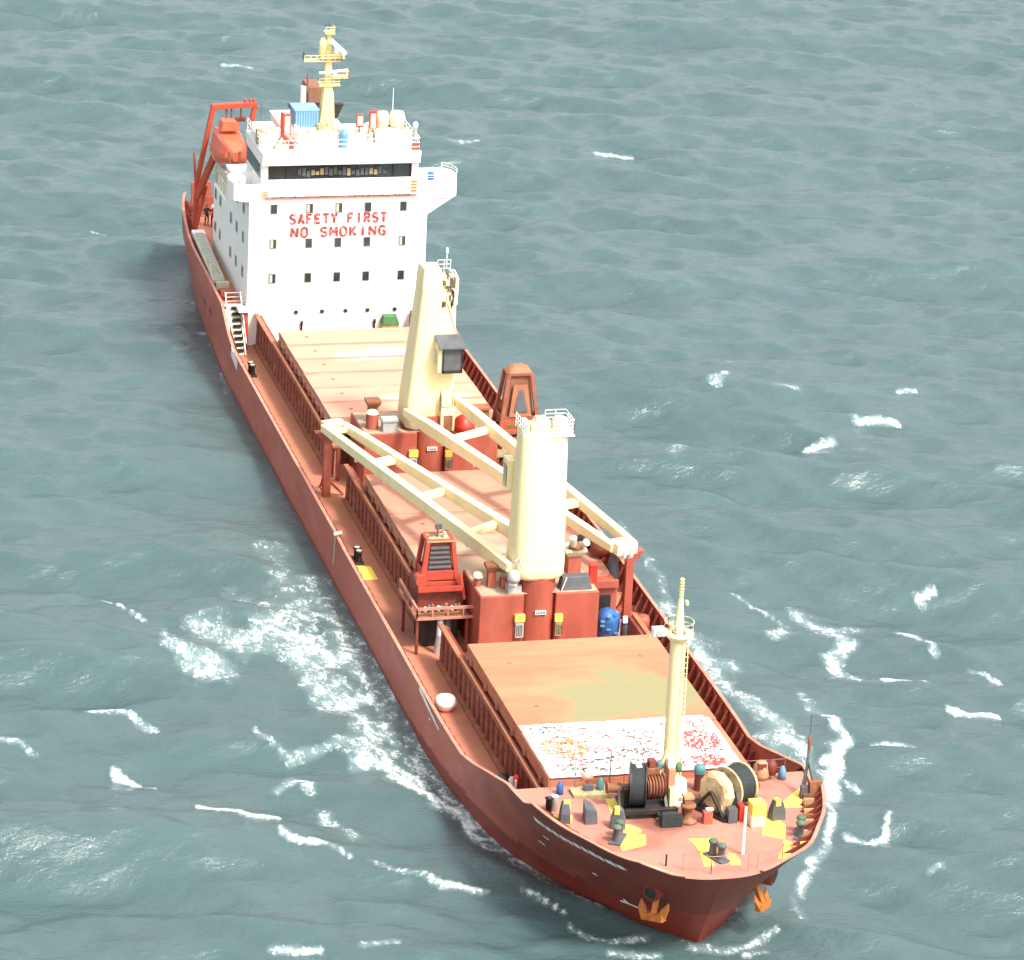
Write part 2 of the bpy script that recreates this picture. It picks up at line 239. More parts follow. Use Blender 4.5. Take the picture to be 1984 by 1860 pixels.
def build_sea():
    def axis(a, b, d, far):
        c = list(np.arange(a, b+1e-6, d)); st = d*1.5; x = c[-1]
        hi = []
        while x < far: x += st; hi.append(x); st *= 1.35
        st = d*1.5; x = c[0]; lo = []
        while x > -far: x -= st; lo.append(x); st *= 1.35
        return np.array(lo[::-1]+c+hi)
    xs = axis(-44, 108, .32, 9000); ys = axis(-2, 232, .32, 9000)
    X, Y = np.meshgrid(xs, ys); n = X.size
    rs = np.random.RandomState(5)
    # hull distance (rough): |x|-halfbreadth along the length
    hb = np.interp(Y, [7, 9, 11.3, 14, 17, 20.5, 25, 32, 105, 118, 126, 133], [0, 1.75, 3.4, 4.9, 6.2, 7.3, 8.1, 8.66, 8.66, 7.6, 6.6, 5], left=0, right=0)
    dh = np.abs(X)-hb
    dh = np.where((Y < 7) | (Y > 133), np.sqrt(np.maximum(np.abs(X)-hb, 0)**2+np.minimum(np.abs(Y-7), np.abs(Y-133))**2), dh)
    fade = np.clip(1-np.maximum(np.abs(X-30)-100, np.abs(Y-110)-150)/400, 0, 1)
    Z = np.zeros_like(X); DX = np.zeros_like(X); DY = np.zeros_like(X)
    main = math.radians(254)   # travel direction
    for i in range(120):
        lam = 1.1*(46/1.1)**(rs.rand()**.72); k = 2*math.pi/lam
        th = main+rs.randn()*.33*(1 if lam > 8 else 1.5)
        amp = .0105*lam**.72*(.5+rs.rand())
        if lam > 18: amp *= .75
        ph = rs.rand()*6.283
        a = k*(X*math.cos(th)+Y*math.sin(th))+ph
        near = fade if lam > 3 else fade*np.clip(1-(np.hypot(X-20, Y-100)-170)/100, 0, 1)
        Z += amp*np.cos(a)*near; s = np.sin(a)*near
        DX -= .15*amp*s*math.cos(th); DY -= .15*amp*s*math.sin(th)
    calm = .12+.88*np.clip(dh/9, 0, 1)
    Z *= calm
    # waves the ship makes: a crest that leaves the bow on each side
    for sgn in (-1, 1):
        side = (X*sgn > 0)
        yy = Y-9
        crest = hb+.6+np.clip(yy, 0, 200)*.13
        g = np.exp(-((np.abs(X)-crest)/(1.0+np.clip(yy, 0, 100)*.03))**2)*np.clip((yy+3)/5, 0, 1)*np.exp(-np.clip(yy, 0, 300)/38)
        Z += np.where(side, .55*g, 0)
        tr = np.exp(-((np.abs(X)-hb-.2-.05*np.clip(yy-12, 0, 100))/1.6)**2)*np.clip((yy-8)/10, 0, 1)*np.exp(-np.clip(yy-10, 0, 300)/14)
        Z -= np.where(side, .35*tr, 0)
    # foam density
    F = np.zeros_like(X)
    wob = np.zeros_like(X); wob2 = np.zeros_like(X)
    for i in range(26):
        lam = .9*9**rs.rand(); th = rs.rand()*6.283; k = 2*math.pi/lam
        wob += np.cos(k*(X*math.cos(th)+Y*math.sin(th)*.6)+rs.rand()*6.283)*lam**.5
        th = rs.rand()*6.283; wob2 += np.cos(k*(X*math.cos(th)+Y*math.sin(th)*.6)+rs.rand()*6.283)*lam**.5
    wob /= wob.std(); wob2 /= wob2.std()
    for pts, wd, dn in FOAM:
        px = [p[0] for p in pts]; py = [p[1] for p in pts]; wd = max(wd, .2)
        m = 3*wd+1
        sx = (xs > min(px)-m) & (xs < max(px)+m); sy = (ys > min(py)-m*3) & (ys < max(py)+m*3)
        ix = np.where(sx)[0]; iy = np.where(sy)[0]
        if not len(ix) or not len(iy): continue
        sl = (slice(iy[0], iy[-1]+1), slice(ix[0], ix[-1]+1))
        x = X[sl]+wob[sl]*wd*.35; y = (Y[sl]+wob2[sl]*wd*.8)*.38
        best = np.full(x.shape, 1e9)
        for (a, b) in zip(pts[:-1], pts[1:]):
            ax, ay, bx, by = a[0], a[1]*.38, b[0], b[1]*.38
            L2 = (bx-ax)**2+(by-ay)**2+1e-9
            t = np.clip(((x-ax)*(bx-ax)+(y-ay)*(by-ay))/L2, 0, 1)
            best = np.minimum(best, np.hypot(x-ax-t*(bx-ax), y-ay-t*(by-ay)))
        d = np.clip(1.15-best/wd*(1.3 if dn > .8 else 1.0), 0, 1)
        F[sl] = np.maximum(F[sl], dn*d)
        if dn > .8: Z[sl] += .10*np.clip(1-best/wd, 0, 1)
    # thin froth where water meets the plating
    fr = np.exp(-np.clip(dh-.0, 0, 50)/(.5+.012*np.clip(Y-8, 0, 60)))*np.clip((Y-4)/4, 0, 1)*(.6-.6*np.clip((Y-45)/25, 0, 1))
    F = np.maximum(F, np.where(Y < 140, fr, 0)*(.75+.3*wob))
    co = np.stack([X+DX*fade, Y+DY*fade, Z+WL], -1).reshape(-1, 3).astype(np.float32)
    ny, nx = X.shape
    idx = np.arange(n).reshape(ny, nx)
    quads = np.stack([idx[:-1, :-1], idx[:-1, 1:], idx[1:, 1:], idx[1:, :-1]], -1).reshape(-1, 4)
    me = bpy.data.meshes.new('sea'); me.vertices.add(n); me.vertices.foreach_set('co', co.ravel())
    me.loops.add(quads.size); me.loops.foreach_set('vertex_index', quads.ravel().astype(np.int32))
    me.polygons.add(len(quads)); me.polygons.foreach_set('loop_start', np.arange(0, quads.size, 4, dtype=np.int32))
    me.polygons.foreach_set('loop_total', np.full(len(quads), 4, dtype=np.int32))
    me.polygons.foreach_set('use_smooth', np.ones(len(quads), bool)); me.update(calc_edges=True)
    at = me.attributes.new('foam', 'FLOAT', 'POINT'); at.data.foreach_set('value', F.ravel().astype(np.float32))
    m = bpy.data.materials.new('sea_water'); m.use_nodes = True; t = m.node_tree; N = t.nodes; L = t.links; b = N['Principled BSDF']
    tc = N.new('ShaderNodeTexCoord')
    def noise(sc_, det, stretch, rough=.6, dist=0):
        mp = N.new('ShaderNodeMapping'); mp.inputs['Scale'].default_value = stretch; L.new(tc.outputs['Object'], mp.inputs[0])
        q = N.new('ShaderNodeTexNoise'); q.inputs['Scale'].default_value = sc_; q.inputs['Detail'].default_value = det; q.inputs['Roughness'].default_value = rough
        q.inputs['Distortion'].default_value = dist
        L.new(mp.outputs[0], q.inputs['Vector']); return q
    rot = noise(.8, 6, (.6, 1, 1), .62); rip = noise(2.6, 6, (.65, 1, 1), .68)
    ad = N.new('ShaderNodeMath'); ad.operation = 'MULTIPLY_ADD'; L.new(rip.outputs[0], ad.inputs[0]); ad.inputs[1].default_value = .45; L.new(rot.outputs[0], ad.inputs[2])
    bp = N.new('ShaderNodeBump'); bp.inputs['Strength'].default_value = .6; bp.inputs['Distance'].default_value = .30; L.new(ad.outputs[0], bp.inputs['Height'])
    at = N.new('ShaderNodeAttribute'); at.attribute_name = 'foam'
    fn = noise(1.5, 10, (1, .55, 1), .72, .6)
    fn2 = noise(5, 6, (1, .6, 1), .7, .8)
    mixn = N.new('ShaderNodeMath'); mixn.operation = 'MULTIPLY_ADD'; L.new(fn2.outputs[0], mixn.inputs[0]); mixn.inputs[1].default_value = .45; 
    hm = N.new('ShaderNodeMath'); hm.operation = 'MULTIPLY'; L.new(fn.outputs[0], hm.inputs[0]); hm.inputs[1].default_value = .75; L.new(hm.outputs[0], mixn.inputs[2])
    ct = N.new('ShaderNodeMath'); ct.operation = 'MULTIPLY_ADD'; L.new(mixn.outputs[0], ct.inputs[0]); ct.inputs[1].default_value = 2.1; ct.inputs[2].default_value = -.66
    # n ~ .6 +- .12 ; foam where n > 0.98 - .62*d
    thr = N.new('ShaderNodeMath'); thr.operation = 'MULTIPLY_ADD'; L.new(at.outputs['Fac'], thr.inputs[0]); thr.inputs[1].default_value = .60; L.new(ct.outputs[0], thr.inputs[2])
    mr = N.new('ShaderNodeMapRange'); mr.interpolation_type = 'SMOOTHSTEP'; mr.inputs[1].default_value = .76; mr.inputs[2].default_value = 1.28
    L.new(thr.outputs[0], mr.inputs[0])
    gate = N.new('ShaderNodeMapRange'); gate.inputs[1].default_value = .03; gate.inputs[2].default_value = .2; L.new(at.outputs['Fac'], gate.inputs[0])
    gm = N.new('ShaderNodeMath'); gm.operation = 'MULTIPLY'; L.new(gate.outputs[0], gm.inputs[0]); L.new(mr.outputs[0], gm.inputs[1])
    # aerated water (pale green) around foam
    ae = N.new('ShaderNodeMapRange'); ae.inputs[1].default_value = .1; ae.inputs[2].default_value = 1.0; ae.inputs[4].default_value = .8; L.new(at.outputs['Fac'], ae.inputs[0])
    big = noise(.16, 5, (.4, 1, 1), .6)
    c1 = N.new('ShaderNodeMix'); c1.data_type = 'RGBA'; L.new(big.outputs[0], c1.inputs[0]); c1.inputs[6].default_value = (.040, .074, .077, 1); c1.inputs[7].default_value = (.066, .112, .112, 1)
    c2 = N.new('ShaderNodeMix'); c2.data_type = 'RGBA'; L.new(ae.outputs[0], c2.inputs[0]); L.new(c1.outputs[2], c2.inputs[6]); c2.inputs[7].default_value = (.26, .37, .36, 1)
    c3 = N.new('ShaderNodeMix'); c3.data_type = 'RGBA'; L.new(gm.outputs[0], c3.inputs[0]); L.new(c2.outputs[2], c3.inputs[6]); c3.inputs[7].default_value = (.78, .82, .82, 1)
    L.new(c3.outputs[2], b.inputs['Base Color'])
    rg = N.new('ShaderNodeMapRange'); rg.inputs[3].default_value = .12; rg.inputs[4].default_value = .75; L.new(gm.outputs[0], rg.inputs[0]); L.new(rg.outputs[0], b.inputs['Roughness'])
    b.inputs['IOR'].default_value = 1.58; L.new(bp.outputs[0], b.inputs['Normal'])
    me.materials.append(m)
    o = bpy.data.objects.new('sea', me); C.objects.link(o); o['kind'] = 'structure'; o['label'] = 'grey green open sea with low waves and whitecaps'
build_sea()

# ================================================================== SHIP
ship = Thing('cargo_ship', 'long red general cargo ship with white accommodation block under way', 'ship', (0, 68, 0))
PAIRS = [((7.4, 0), (3.0, 0)), ((7.9, .55), (3.1, 1.5)), ((9, 1.75), (3.75, 3.05)), ((11.3, 3.4), (5.2, 5.0)), ((14, 4.9), (7.5, 6.35)),
         ((17, 6.2), (10, 7.5)), ((20.5, 7.3), (13.5, 8.35)), ((25, 8.1), (18, 8.66)), ((32, 8.75), (28, 8.66)), ((45, 8.85), (45, 8.66)), ((75, 8.85), (75, 8.66)),
         ((100, 8.7), (100, 8.66)), ((109, 8.4), (109, 8.72)), ((118, 7.9), (117, 8.7)), ((125, 7.2), (123, 8.25)), ((131, 6.3), (128, 7.6)), ((132, 6.0), (131.5, 6.8))]
def catmull(P, t):
    i = min(int(t), len(P)-2); u = t-i
    p0 = P[max(i-1, 0)]; p1 = P[i]; p2 = P[i+1]; p3 = P[min(i+2, len(P)-1)]
    return [.5*((2*p1[k])+(-p0[k]+p2[k])*u+(2*p0[k]-5*p1[k]+4*p2[k]-p3[k])*u*u+(-p0[k]+3*p1[k]-3*p2[k]+p3[k])*u**3) for k in (0, 1)]
NT = 160
ts = [ (len(PAIRS)-1)*(i/NT)**1.25 for i in range(NT+1)]
WLc = [catmull([p[0] for p in PAIRS], t) for t in ts]; TPc = [catmull([p[1] for p in PAIRS], t) for t in ts]
ZR = 6.3
def hpt(i, z, sgn):
    s = (z-WL)/(ZR-WL)
    e = s**1.15 if s > 0 else s*.8
    if WLc[i][0] > 60: e = max(0, min(1, (z-WL)/4.2)) if z > WL else s*.5
    y = WLc[i][0]+(TPc[i][0]-WLc[i][0])*e; x = WLc[i][1]+(TPc[i][1]-WLc[i][1])*e
    return (sgn*max(x, 0), y, z)
lerp = lambda x, xp, fp: float(np.interp(x, xp, fp))
def hx(y, z):
    P = [hpt(i, z, 1) for i in range(NT+1)]
    return lerp(y, [p[1] for p in P], [p[0] for p in P])
hull_top = lambda y: lerp(y, [0, 15.5, 17.0, 20.5, 23, 26, 98.5, 101, 103.8, 105, 140], [5.6, 5.6, 4.9, 3.5, 2.7, 1.75, 1.75, 2.6, 4.3, 4.6, 4.8])
deck_z = lambda y: 5.6 if y < 15.8 else (1.75 if y < 104.2 else 4.6)
bul_top = lambda y: lerp(y, [0, 3.6, 4.6, 12.4, 12.9, 15.5, 17.0, 20.5, 23, 98.5, 101, 103.8, 112, 118, 131], [5.72, 5.72, 6.35, 6.4, 5.75, 5.7, 5.0, 3.6, 3.04, 3.04, 3.6, 5.0, 5.45, 5.6, 5.8])
mb = MB(); LV = 14
for sgn in (-1, 1):
    rings = []
    for i in range(NT+1):
        yt = TPc[i][0]; zt = hull_top(yt)
        rings.append([hpt(i, z, sgn) for z in [-2.0, -.8]+[WL+(zt-WL)*k/LV for k in range(LV+1)]])
    mb.loft(rings, 0, True, False, False)
# boot-top faces get the second slot
for k, f in enumerate(mb.f):
    zc = sum(mb.v[j][2] for j in f)/4; yc = sum(mb.v[j][1] for j in f)/4
    if zc < lerp(yc, [5, 22, 40], [2.3, 1.0, .1]): mb.m[k] = 1
# transom
L_ = [hpt(NT, z, -1) for z in (-2, WL, 2, 4.9)]; Rr = [hpt(NT, z, 1) for z in (-2, WL, 2, 4.9)]
for a in range(3): mb.add([L_[a], Rr[a], Rr[a+1], L_[a+1]], [(0, 1, 2, 3)])
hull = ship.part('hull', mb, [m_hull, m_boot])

def outline(z_of, inset, y0, y1, sgn):
    out = []
    for i in range(NT+1):
        y = TPc[i][0]
        if y0-1e-6 <= y <= y1+1e-6:
            p = hpt(i, z_of(y), sgn); out.append((sgn*max(abs(p[0])-inset, 0.0), p[1]+(inset if y < 6 else 0), p[2]))
    return out
def deck(name, z_of, y0, y1, m, ext=()):
    mb = MB(); z = z_of(0); tip = hpt(0, z, 1)[1]+.02
    ys = np.concatenate([[max(y0, tip)], max(y0, tip)+np.array([.02, .06, .12, .25, .4, .7]), np.arange(max(y0, tip)+1.1, y1, .8 if y1 < 40 else 1.5), [y1]])
    l = [(-max(hx(y, z)-.02, 0), y, z) for y in ys]; r = [(-a, b, c) for a, b, c in l]
    for a, b, c, d in zip(l[:-1], r[:-1], r[1:], l[1:]): mb.add([a, b, c, d], [(0, 1, 2, 3)])
    return ship.part(name, mb, m)
deck('main_deck', lambda y: 1.75, 15.7, 104.2, m_deck)
fd = deck('forecastle_deck', lambda y: 5.6, 0, 15.8, m_fdeck)
deck('poop_deck', lambda y: 4.62, 104.3, 131.4, m_deck)
def bulkhead(y, z0, z1):
    L = [(hx(y, z0+(z1-z0)*k/5)-.03, z0+(z1-z0)*k/5) for k in range(6)]
    P = [(-x, z) for x, z in L]+[(x, z) for x, z in L[::-1]]
    return MB().loft([[(x, y-.1, z) for x, z in P], [(x, y+.1, z) for x, z in P]])
ship.part('forecastle_bulkhead', bulkhead(15.7, 1.7, 5.57), m_red)
ship.part('poop_bulkhead', bulkhead(104.25, 1.7, 4.6), m_red)

# bulwarks, one mesh a side, with cap rail and stays
def bulwark(sgn):
    mb = MB(); out = []; inn = []
    for i in range(NT+1):
        y = TPc[i][0]
        if y < 3.3 or y > 131: continue
        zt = bul_top(y); zb = hull_top(y)
        if zt-zb < .02: zt = zb+.02
        o0 = Vector(hpt(i, zb, sgn)); o1 = Vector(hpt(i, zt, sgn))
        th = .14; n = Vector((-sgn, 0, 0)) if y > 7 else Vector((-sgn*.6, .8, 0))
        out.append((o0, o1, n*th, Vector(hpt(i, deck_z(y)-.01, sgn))))
    rings = [[o0, o1, o1+n, lo+n] for o0, o1, n, lo in out]
    mb.loft(rings, 0, False, True)
    cap = MB()
    rg = [[o1+Vector((sgn*.04, 0, .0)), o1+Vector((sgn*.04, 0, .05)), o1+n*1.25+Vector((0, 0, .05)), o1+n*1.25] for o0, o1, n, lo in out]
    cap.loft(rg, 0, False, True)
    st = MB(); y = 6.0; ribs = []
    while y < 130:
        zt = bul_top(y); zb = deck_z(y)
        if zt-zb > .5:
            x1 = hx(y, zt)-.16
            x0 = hx(y, zb)-.16
            st.add([(sgn*(x0+.05), y-.04, zb), (sgn*(x0-.75), y-.04, zb), (sgn*(x1-.18), y-.04, zt-.1), (sgn*(x1+.03), y-.04, zt-.1),
                    (sgn*(x0+.05), y+.04, zb), (sgn*(x0-.75), y+.04, zb), (sgn*(x1-.18), y+.04, zt-.1), (sgn*(x1+.03), y+.04, zt-.1)],
                   [(0, 1, 2, 3), (7, 6, 5, 4), (0, 4, 5, 1), (1, 5, 6, 2), (2, 6, 7, 3), (3, 7, 4, 0)])
            if sgn > 0: ribs.append(st); st = MB()
        y += 1.15 if y > 14 else .8
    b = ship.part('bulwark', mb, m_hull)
    ship.part('cap_rail', cap, m_cap, b)
    for q in ribs: ship.part('bulwark_rib', q, m_dred, b)
    if sgn < 0: ship.part('bulwark_rib', st, m_dred, b)['kind'] = 'stuff'
m_cap = mat('weathered_cap_rail', (.46, .19, .13), .6, .2, 1.5, dirt=(.62, .42, .33), dirt_amt=.5)
bulwark(-1); bulwark(1)

# hatches
m_cribs = mat('coaming_rib_paint', (.36, .14, .09), .7, .25, 2, dirt=(.5, .32, .24), dirt_amt=.7)
HY = [(17.6, 36.8), (47.0, 65.9), (77.2, 96.2)]
m_h1 = mat("hatch_cover_orange", (.50, .16, .085), .7, .14, .3, dirt=(.52, .24, .13), dirt_amt=.8, dirt_scale=.35, stretch=(.25, 1.2, 1), plates=('xy', 5.8, 1.6, .07), stains=[((1.2, 28.2), (5.2, 3.3), (.215, .215, .105))])
m_band = mat('pink_red_band', (.52, .19, .13), .7, .2, .5, dirt=(.6, .33, .22), dirt_amt=.8, dirt_scale=.5, stretch=(.4, 1, 1))
m_h2 = mat('hatch_cover_tan', (.46, .215, .145), .7, .12, .3, dirt=(.36, .24, .17), dirt_amt=.9, dirt_scale=.3, stretch=(.22, 1.2, 1), stains=[((-2.5, 50.5), (3.8, 3.2), (.42, .31, .22))])
m_h3 = mat('hatch_cover_pale', (.56, .285, .19), .7, .10, .3, dirt=(.58, .23, .16), dirt_amt=.6, dirt_scale=.35, stretch=(.12, 1.0, 1), stains=[((.3, 90.5), (3.4, 1.3), (.70, .47, .34)), ((1.5, 80.5), (3.0, 1.2), (.66, .47, .34))])
for h, (y0, y1) in enumerate(HY):
    mb = MB(); Wc = 5.95
    ext = 103 if h == 2 else y1+.25
    mb.box(-Wc, Wc, y0+.1, y1-.1, 1.75, 4.2, 0)
    yh0, yh1 = y0, y1; y0, y1 = [(17.6, 42.2), (47.0, 70.3), (74.0, 103.3)][h]      # the side walls run on past the covers
    for sgn in (-1, 1):
        for a_, b_ in ((y0, yh0+.1), (yh1-.1, y1)):
            if b_-a_ > .3: mb.box(min(sgn*5.7, sgn*Wc), max(sgn*5.7, sgn*Wc), a_, b_, 1.76, 4.2, 0)
    for sgn in (-1, 1):
        mb.box(min(sgn*6.26, sgn*Wc), max(sgn*6.26, sgn*Wc), y0-.1, y1+.1, 4.2, 4.34, 1)    # top flange
        mb.box(min(sgn*6.3, sgn*6.0), max(sgn*6.3, sgn*6.0), y0, y1, 1.76, 1.95, 1)
        mb.box(min(sgn*6.0, sgn*Wc), max(sgn*6.0, sgn*Wc), y0, y1, 2.95, 3.0, 0)
        k = int((y1-y0)/1.15); 
        for i in range(k+1):
            yy = y0+.15+(y1-y0-.3)*i/k
            s = sgn
            vs = [(s*Wc, yy-.05, 1.75), (s*6.14, yy-.05, 1.75), (s*6.06, yy-.05, 4.2), (s*Wc, yy-.05, 4.2)]
            vs += [(a, b+.07, c) for a, b, c in vs]
            mb.add(vs, [(0, 1, 2, 3), (7, 6, 5, 4), (0, 4, 5, 1), (1, 5, 6, 2), (2, 6, 7, 3), (3, 7, 4, 0)], 2)
    y0, y1 = yh0, yh1
    for yy in (y0, y1):
        mb.box(-5.94, 5.94, yy-.15, yy+.1, 4.0, 4.19, 1)
    cm = ship.part('hatch_coaming', mb, [m_dred, m_coam, m_cribs])
    if h < 3:
        for sgn in (-1, 1): rl = MB(); rl.path([(sgn*6.2, y0, 4.42), (sgn*6.2, (y0+y1)/2, 4.46), (sgn*6.2, y1, 4.42)], .07, 6); ship.part('hydraulic_pipe', rl, m_coam, cm)
    mb = MB(); npan = 6 if h == 2 else (5 if h == 1 else 3); L = (y1-y0)/npan
    for i in range(npan):
        a = y0+i*L+.05; b = y0+(i+1)*L-.05; z = 5.24+(.035 if i % 2 else 0)
        x = 5.77
        mb.hexa([(-x, a, 4.36), (x, a, 4.36), (x, b, 4.36), (-x, b, 4.36)], [(-x, a, z), (x, a, z), (x, b, z), (-x, b, z)], 0)
        mb.box(-x+.02, x-.02, b-.0, b+.1, 4.4, z-.12, 1)
        for s in (-1, 1):
            for q in (.22, .78): mb.box(min(s*x, s*(x+.16)), max(s*x, s*(x+.16)), a+L*q-.2, a+L*q+.2, 4.4, 4.75, 1)
            mb.box(min(s*(x-.01), s*(x+.05)), max(s*(x-.01), s*(x+.05)), a, b, 5.0, 5.12, 1)
        for q in range(2): mb.box(-4+8*q-.12, -4+8*q+.12, a+L*.5-.12, a+L*.5+.12, z, z+.03, 1)
    if h > 0:
        for i in range(1, npan): b = y0+i*L; mb.box(-5.7, 5.7, b-.42, b-.02, 5.22, 5.245+(.035 if (i-1) % 2 else 0), 2)
    ship.part('hatch_cover', mb, [[m_h1, m_h2, m_h3][h], m_coam, m_band], bevel=.03)

# yellow markings on the forecastle deck, thin painted sheets
YM = [[(-3.61, 13.93), (-2.55, 13.77), (-2.79, 13.21), (-3.48, 11.88), (-3.8, 11.99)], [(-3.78, 10.82), (-3.15, 10.6), (-2.7, 9.9), (-2.81, 9.59), (-3.35, 9.42), (-2.64, 9.31), (-2.98, 8.1), (-3.3, 7.9), (-4.43, 7.57), (-4.32, 8.68), (-3.99, 9.77)], [(-0.56, 8.43), (0.7, 8.37), (0.53, 7.7), (0.12, 7.01), (-0.08, 5.24), (-0.13, 5.06), (-0.67, 5.14), (-0.43, 6.78), (-0.39, 7.46)], [(1.06, 6.55), (1.36, 6.32), (1.43, 5.57), (1.3, 5.03), (0.77, 5.05), (0.73, 5.67)], [(4.32, 10.92), (4.77, 10.79), (5.14, 9.3), (4.53, 7.61), (3.5, 8.33)], [(4.45, 7.62), (5.03, 7.02), (4.91, 6.73), (4.56, 6.72), (4.12, 5.35), (3.42, 5.39), (4.17, 6.84)], [(7.64, 14.01), (6.66, 11.29), (5.26, 11.5)], [(-6.9, 12.4), (-5.9, 12.2), (-6.2, 11.2), (-7.0, 11.5)]]
mb = MB()
for p in YM: mb = MB(); mb.add([(x, y, 5.606) for x, y in p], [tuple(range(len(p)))]); ship.part('yellow_deck_marking', mb, m_ymark)
mb = MB()
for sx, yy in ((-7.5, 57.2),):
    mb = MB(); mb.add([(sx-.5, yy-1.2, 1.756), (sx+.6, yy-1.2, 1.756), (sx+.6, yy+1.1, 1.756), (sx-.5, yy+1.3, 1.756)], [(0, 1, 2, 3)]); ship.part('yellow_deck_marking', mb, m_ymark)
# name lettering on the bow plating, worn white strip of raised plates; scuffs; hull ports
def on_hull(y, z, sgn, off=.02):
    xs_ = []; ys_ = []
    for i in range(NT+1):
        p = hpt(i, z, 1); xs_.append(p[1]); ys_.append(p[0])
    x = lerp(y, xs_, ys_); return Vector((sgn*(x+off), y-off*(1.2 if y < 14 else 0), z))
def hull_patch(mb, y0, y1, z0, z1, sgn, n=8, mi=0, jag=0, off=.02):
    for i in range(n):
        a = y0+(y1-y0)*i/n; b = y0+(y1-y0)*(i+1)/n
        j = [rnd.uniform(-jag, jag) for _ in range(4)]
        mb.add([on_hull(a, z0(a)+j[0], sgn, off), on_hull(b, z0(b)+j[1], sgn, off), on_hull(b, z1(b)+j[2], sgn, off), on_hull(a, z1(a)+j[3], sgn, off)], [(0, 1, 2, 3)], mi, True)
mb = MB()
zc = lambda y: 5.25-.02*(y-6)
yy = 6.3
while yy < 13.2:
    L = rnd.uniform(.35, .8); hull_patch(mb, yy, yy+L*.82, lambda q: zc(q)-.16, lambda q: zc(q)+.16, -1, 3, 0, .05); yy += L
for (y, z, L) in ((12.8, 3.9, .5), (10, 3.0, .35), (14, 3.0, .6), (33, 2.1, .3)):
    hull_patch(mb, y, y+L, lambda q: z, lambda q: z+.1, -1, 3, 0, .04)
m_letter = mat('worn_white_lettering', (.72, .70, .68), .6, .2, 4)
hull_patch(mb, 31, 36, lambda q: 2.35+(q-31)*.08, lambda q: 2.5+(q-31)*.12, -1, 6, 0, .02)
ship.part('name_lettering', mb, m_letter, hull)
# bulb symbol near the stem
mb = MB()
for pts in ([(9.6, 1.62), (9.4, 1.9), (9.25, 1.62)], [(9.9, 1.45), (8.6, 1.45), (8.5, 1.55), (8.9, 1.62), (9.8, 1.62)]):
    P = [on_hull(a, z, -1, .03) for a, z in pts]; mb.add(P, [tuple(range(len(P)))])
ship.part('bow_symbol', mb, m_letter, hull)
for y in (111.2, 108.6):
    mb = MB()
    ring = [on_hull(y+.42*math.cos(t*math.pi/7), 2.9+.42*math.sin(t*math.pi/7), -1, .03) for t in range(14)]
    ring2 = [on_hull(y+.3*math.cos(t*math.pi/7), 2.9+.3*math.sin(t*math.pi/7), -1, .05) for t in range(14)]
    mb.loft([ring, ring2], 0, True, False); mb.add(ring2, [tuple(range(14))], 1)
    ship.part('mooring_port', mb, [m_hull, m_blk], hull)
# anchor pockets
for sgn in (-1, 1):
    c = on_hull(6.5 if sgn < 0 else 7.9, 3.7 if sgn < 0 else 3.4, sgn, 0); n = Vector((sgn*.75, -.62, -.15)).normalized()
    mb = MB(); mb.tube(c-n*.5, c+n*.28, .62, .5, 18); mb.tube(c+n*.24, c+n*.30, .34, .34, 14, 1)
    ship.part('anchor_bolster', mb, [m_hull, m_blk], hull)
# ================================================================== ACCOMMODATION BLOCK (part of the ship)
HF = 103.5
def panel_window(x, z, w=.46, h=.68, y=HF, mi_blind=False):
    mb = MB(); mb.box(x-w/2-.06, x+w/2+.06, y-.05, y+.02, z-h/2-.06, z+h/2+.06, 0)
    mb.box(x-w/2, x+w/2, y-.065, y-.04, z-h/2, z+h/2, 1)
    if mi_blind: mb.box(x-w/2+.03, x-w/2+.03+w*.42, y-.075, y-.06, z-h/2+.04, z+h/2-.04, 2)
    return mb
mb = MB()
mb.box(-6.8, 6.8, HF, 113, 1.75, 13.15)
mb.box(-6.8, 6.8, 113, 118.4, 1.75, 10.2)
mb.box(-6.86, 6.86, HF-.05, HF+.4, 4.95, 5.03)
mb.box(-6.86, 6.86, HF-.04, 113.1, 12.95, 13.2)
mb.box(-3.0, 6.8, 113, 118, 10.2, 13.15)
house = ship.part('superstructure', mb, m_white, bevel=.04)
mb = MB()
for z in (8.35, 11.0): mb.box(-6.78, 6.78, HF-.02, HF, z, z+.03)
for x in (-4.0, -1.1, 1.1, 4.0): mb.box(x-.012, x+.012, HF-.015, HF, 5.1, 12.9)
ship.part('weld_seam', mb, m_white, house)
WX = (-4.93, -2.22, 0.0, 2.22, 4.93)
for r in range(3):
    for k, x in enumerate(WX):
        ship.part('window', panel_window(x, 7.0+2.7*r, mi_blind=(r*5+k) in (0, 5, 9, 11, 12)), [m_grey, m_glass, m_pgreen], house)
for x in (-3.05, -1.05, .75, 2.45, 4.55):
    mb = MB(); mb.tube((x, HF+.02, 4.3), (x, HF-.06, 4.3), .2, .2, 14, 0); mb.tube((x, HF-.05, 4.3), (x, HF-.075, 4.3), .15, .15, 14, 1)
    ship.part('porthole', mb, [m_grey, m_glass], house)
for zi, z in enumerate((4.3+2.7, 9.7, 12.0)):
    for y in ((105.5, 108.2, 110.6, 115.2, 117.2) if z < 10 else (105.5, 108.2, 110.6)):
        mb = MB(); mb.box(-6.86, -6.79, y-.3, y+.3, z-.42, z+.42, 0); mb.box(-6.875, -6.85, y-.23, y+.23, z-.35, z+.35, 1)
        ship.part('side_window', mb, [m_grey, m_glass], house)
for x, h in ((-2.6, 1.25), (3.0, 1.2)):   # dark pipe ends at the foot of the front wall
    mb = MB(); mb.tube((x, HF-.12, 1.9), (x, HF-.12, 3.05+h*.25), .08, .08, 8); mb.tube((x, HF-.12, 3.0+h*.25), (x, HF-.2, 3.3+h*.25), .12, .1, 8)
    ship.part('vent_pipe', mb, m_blk, house)
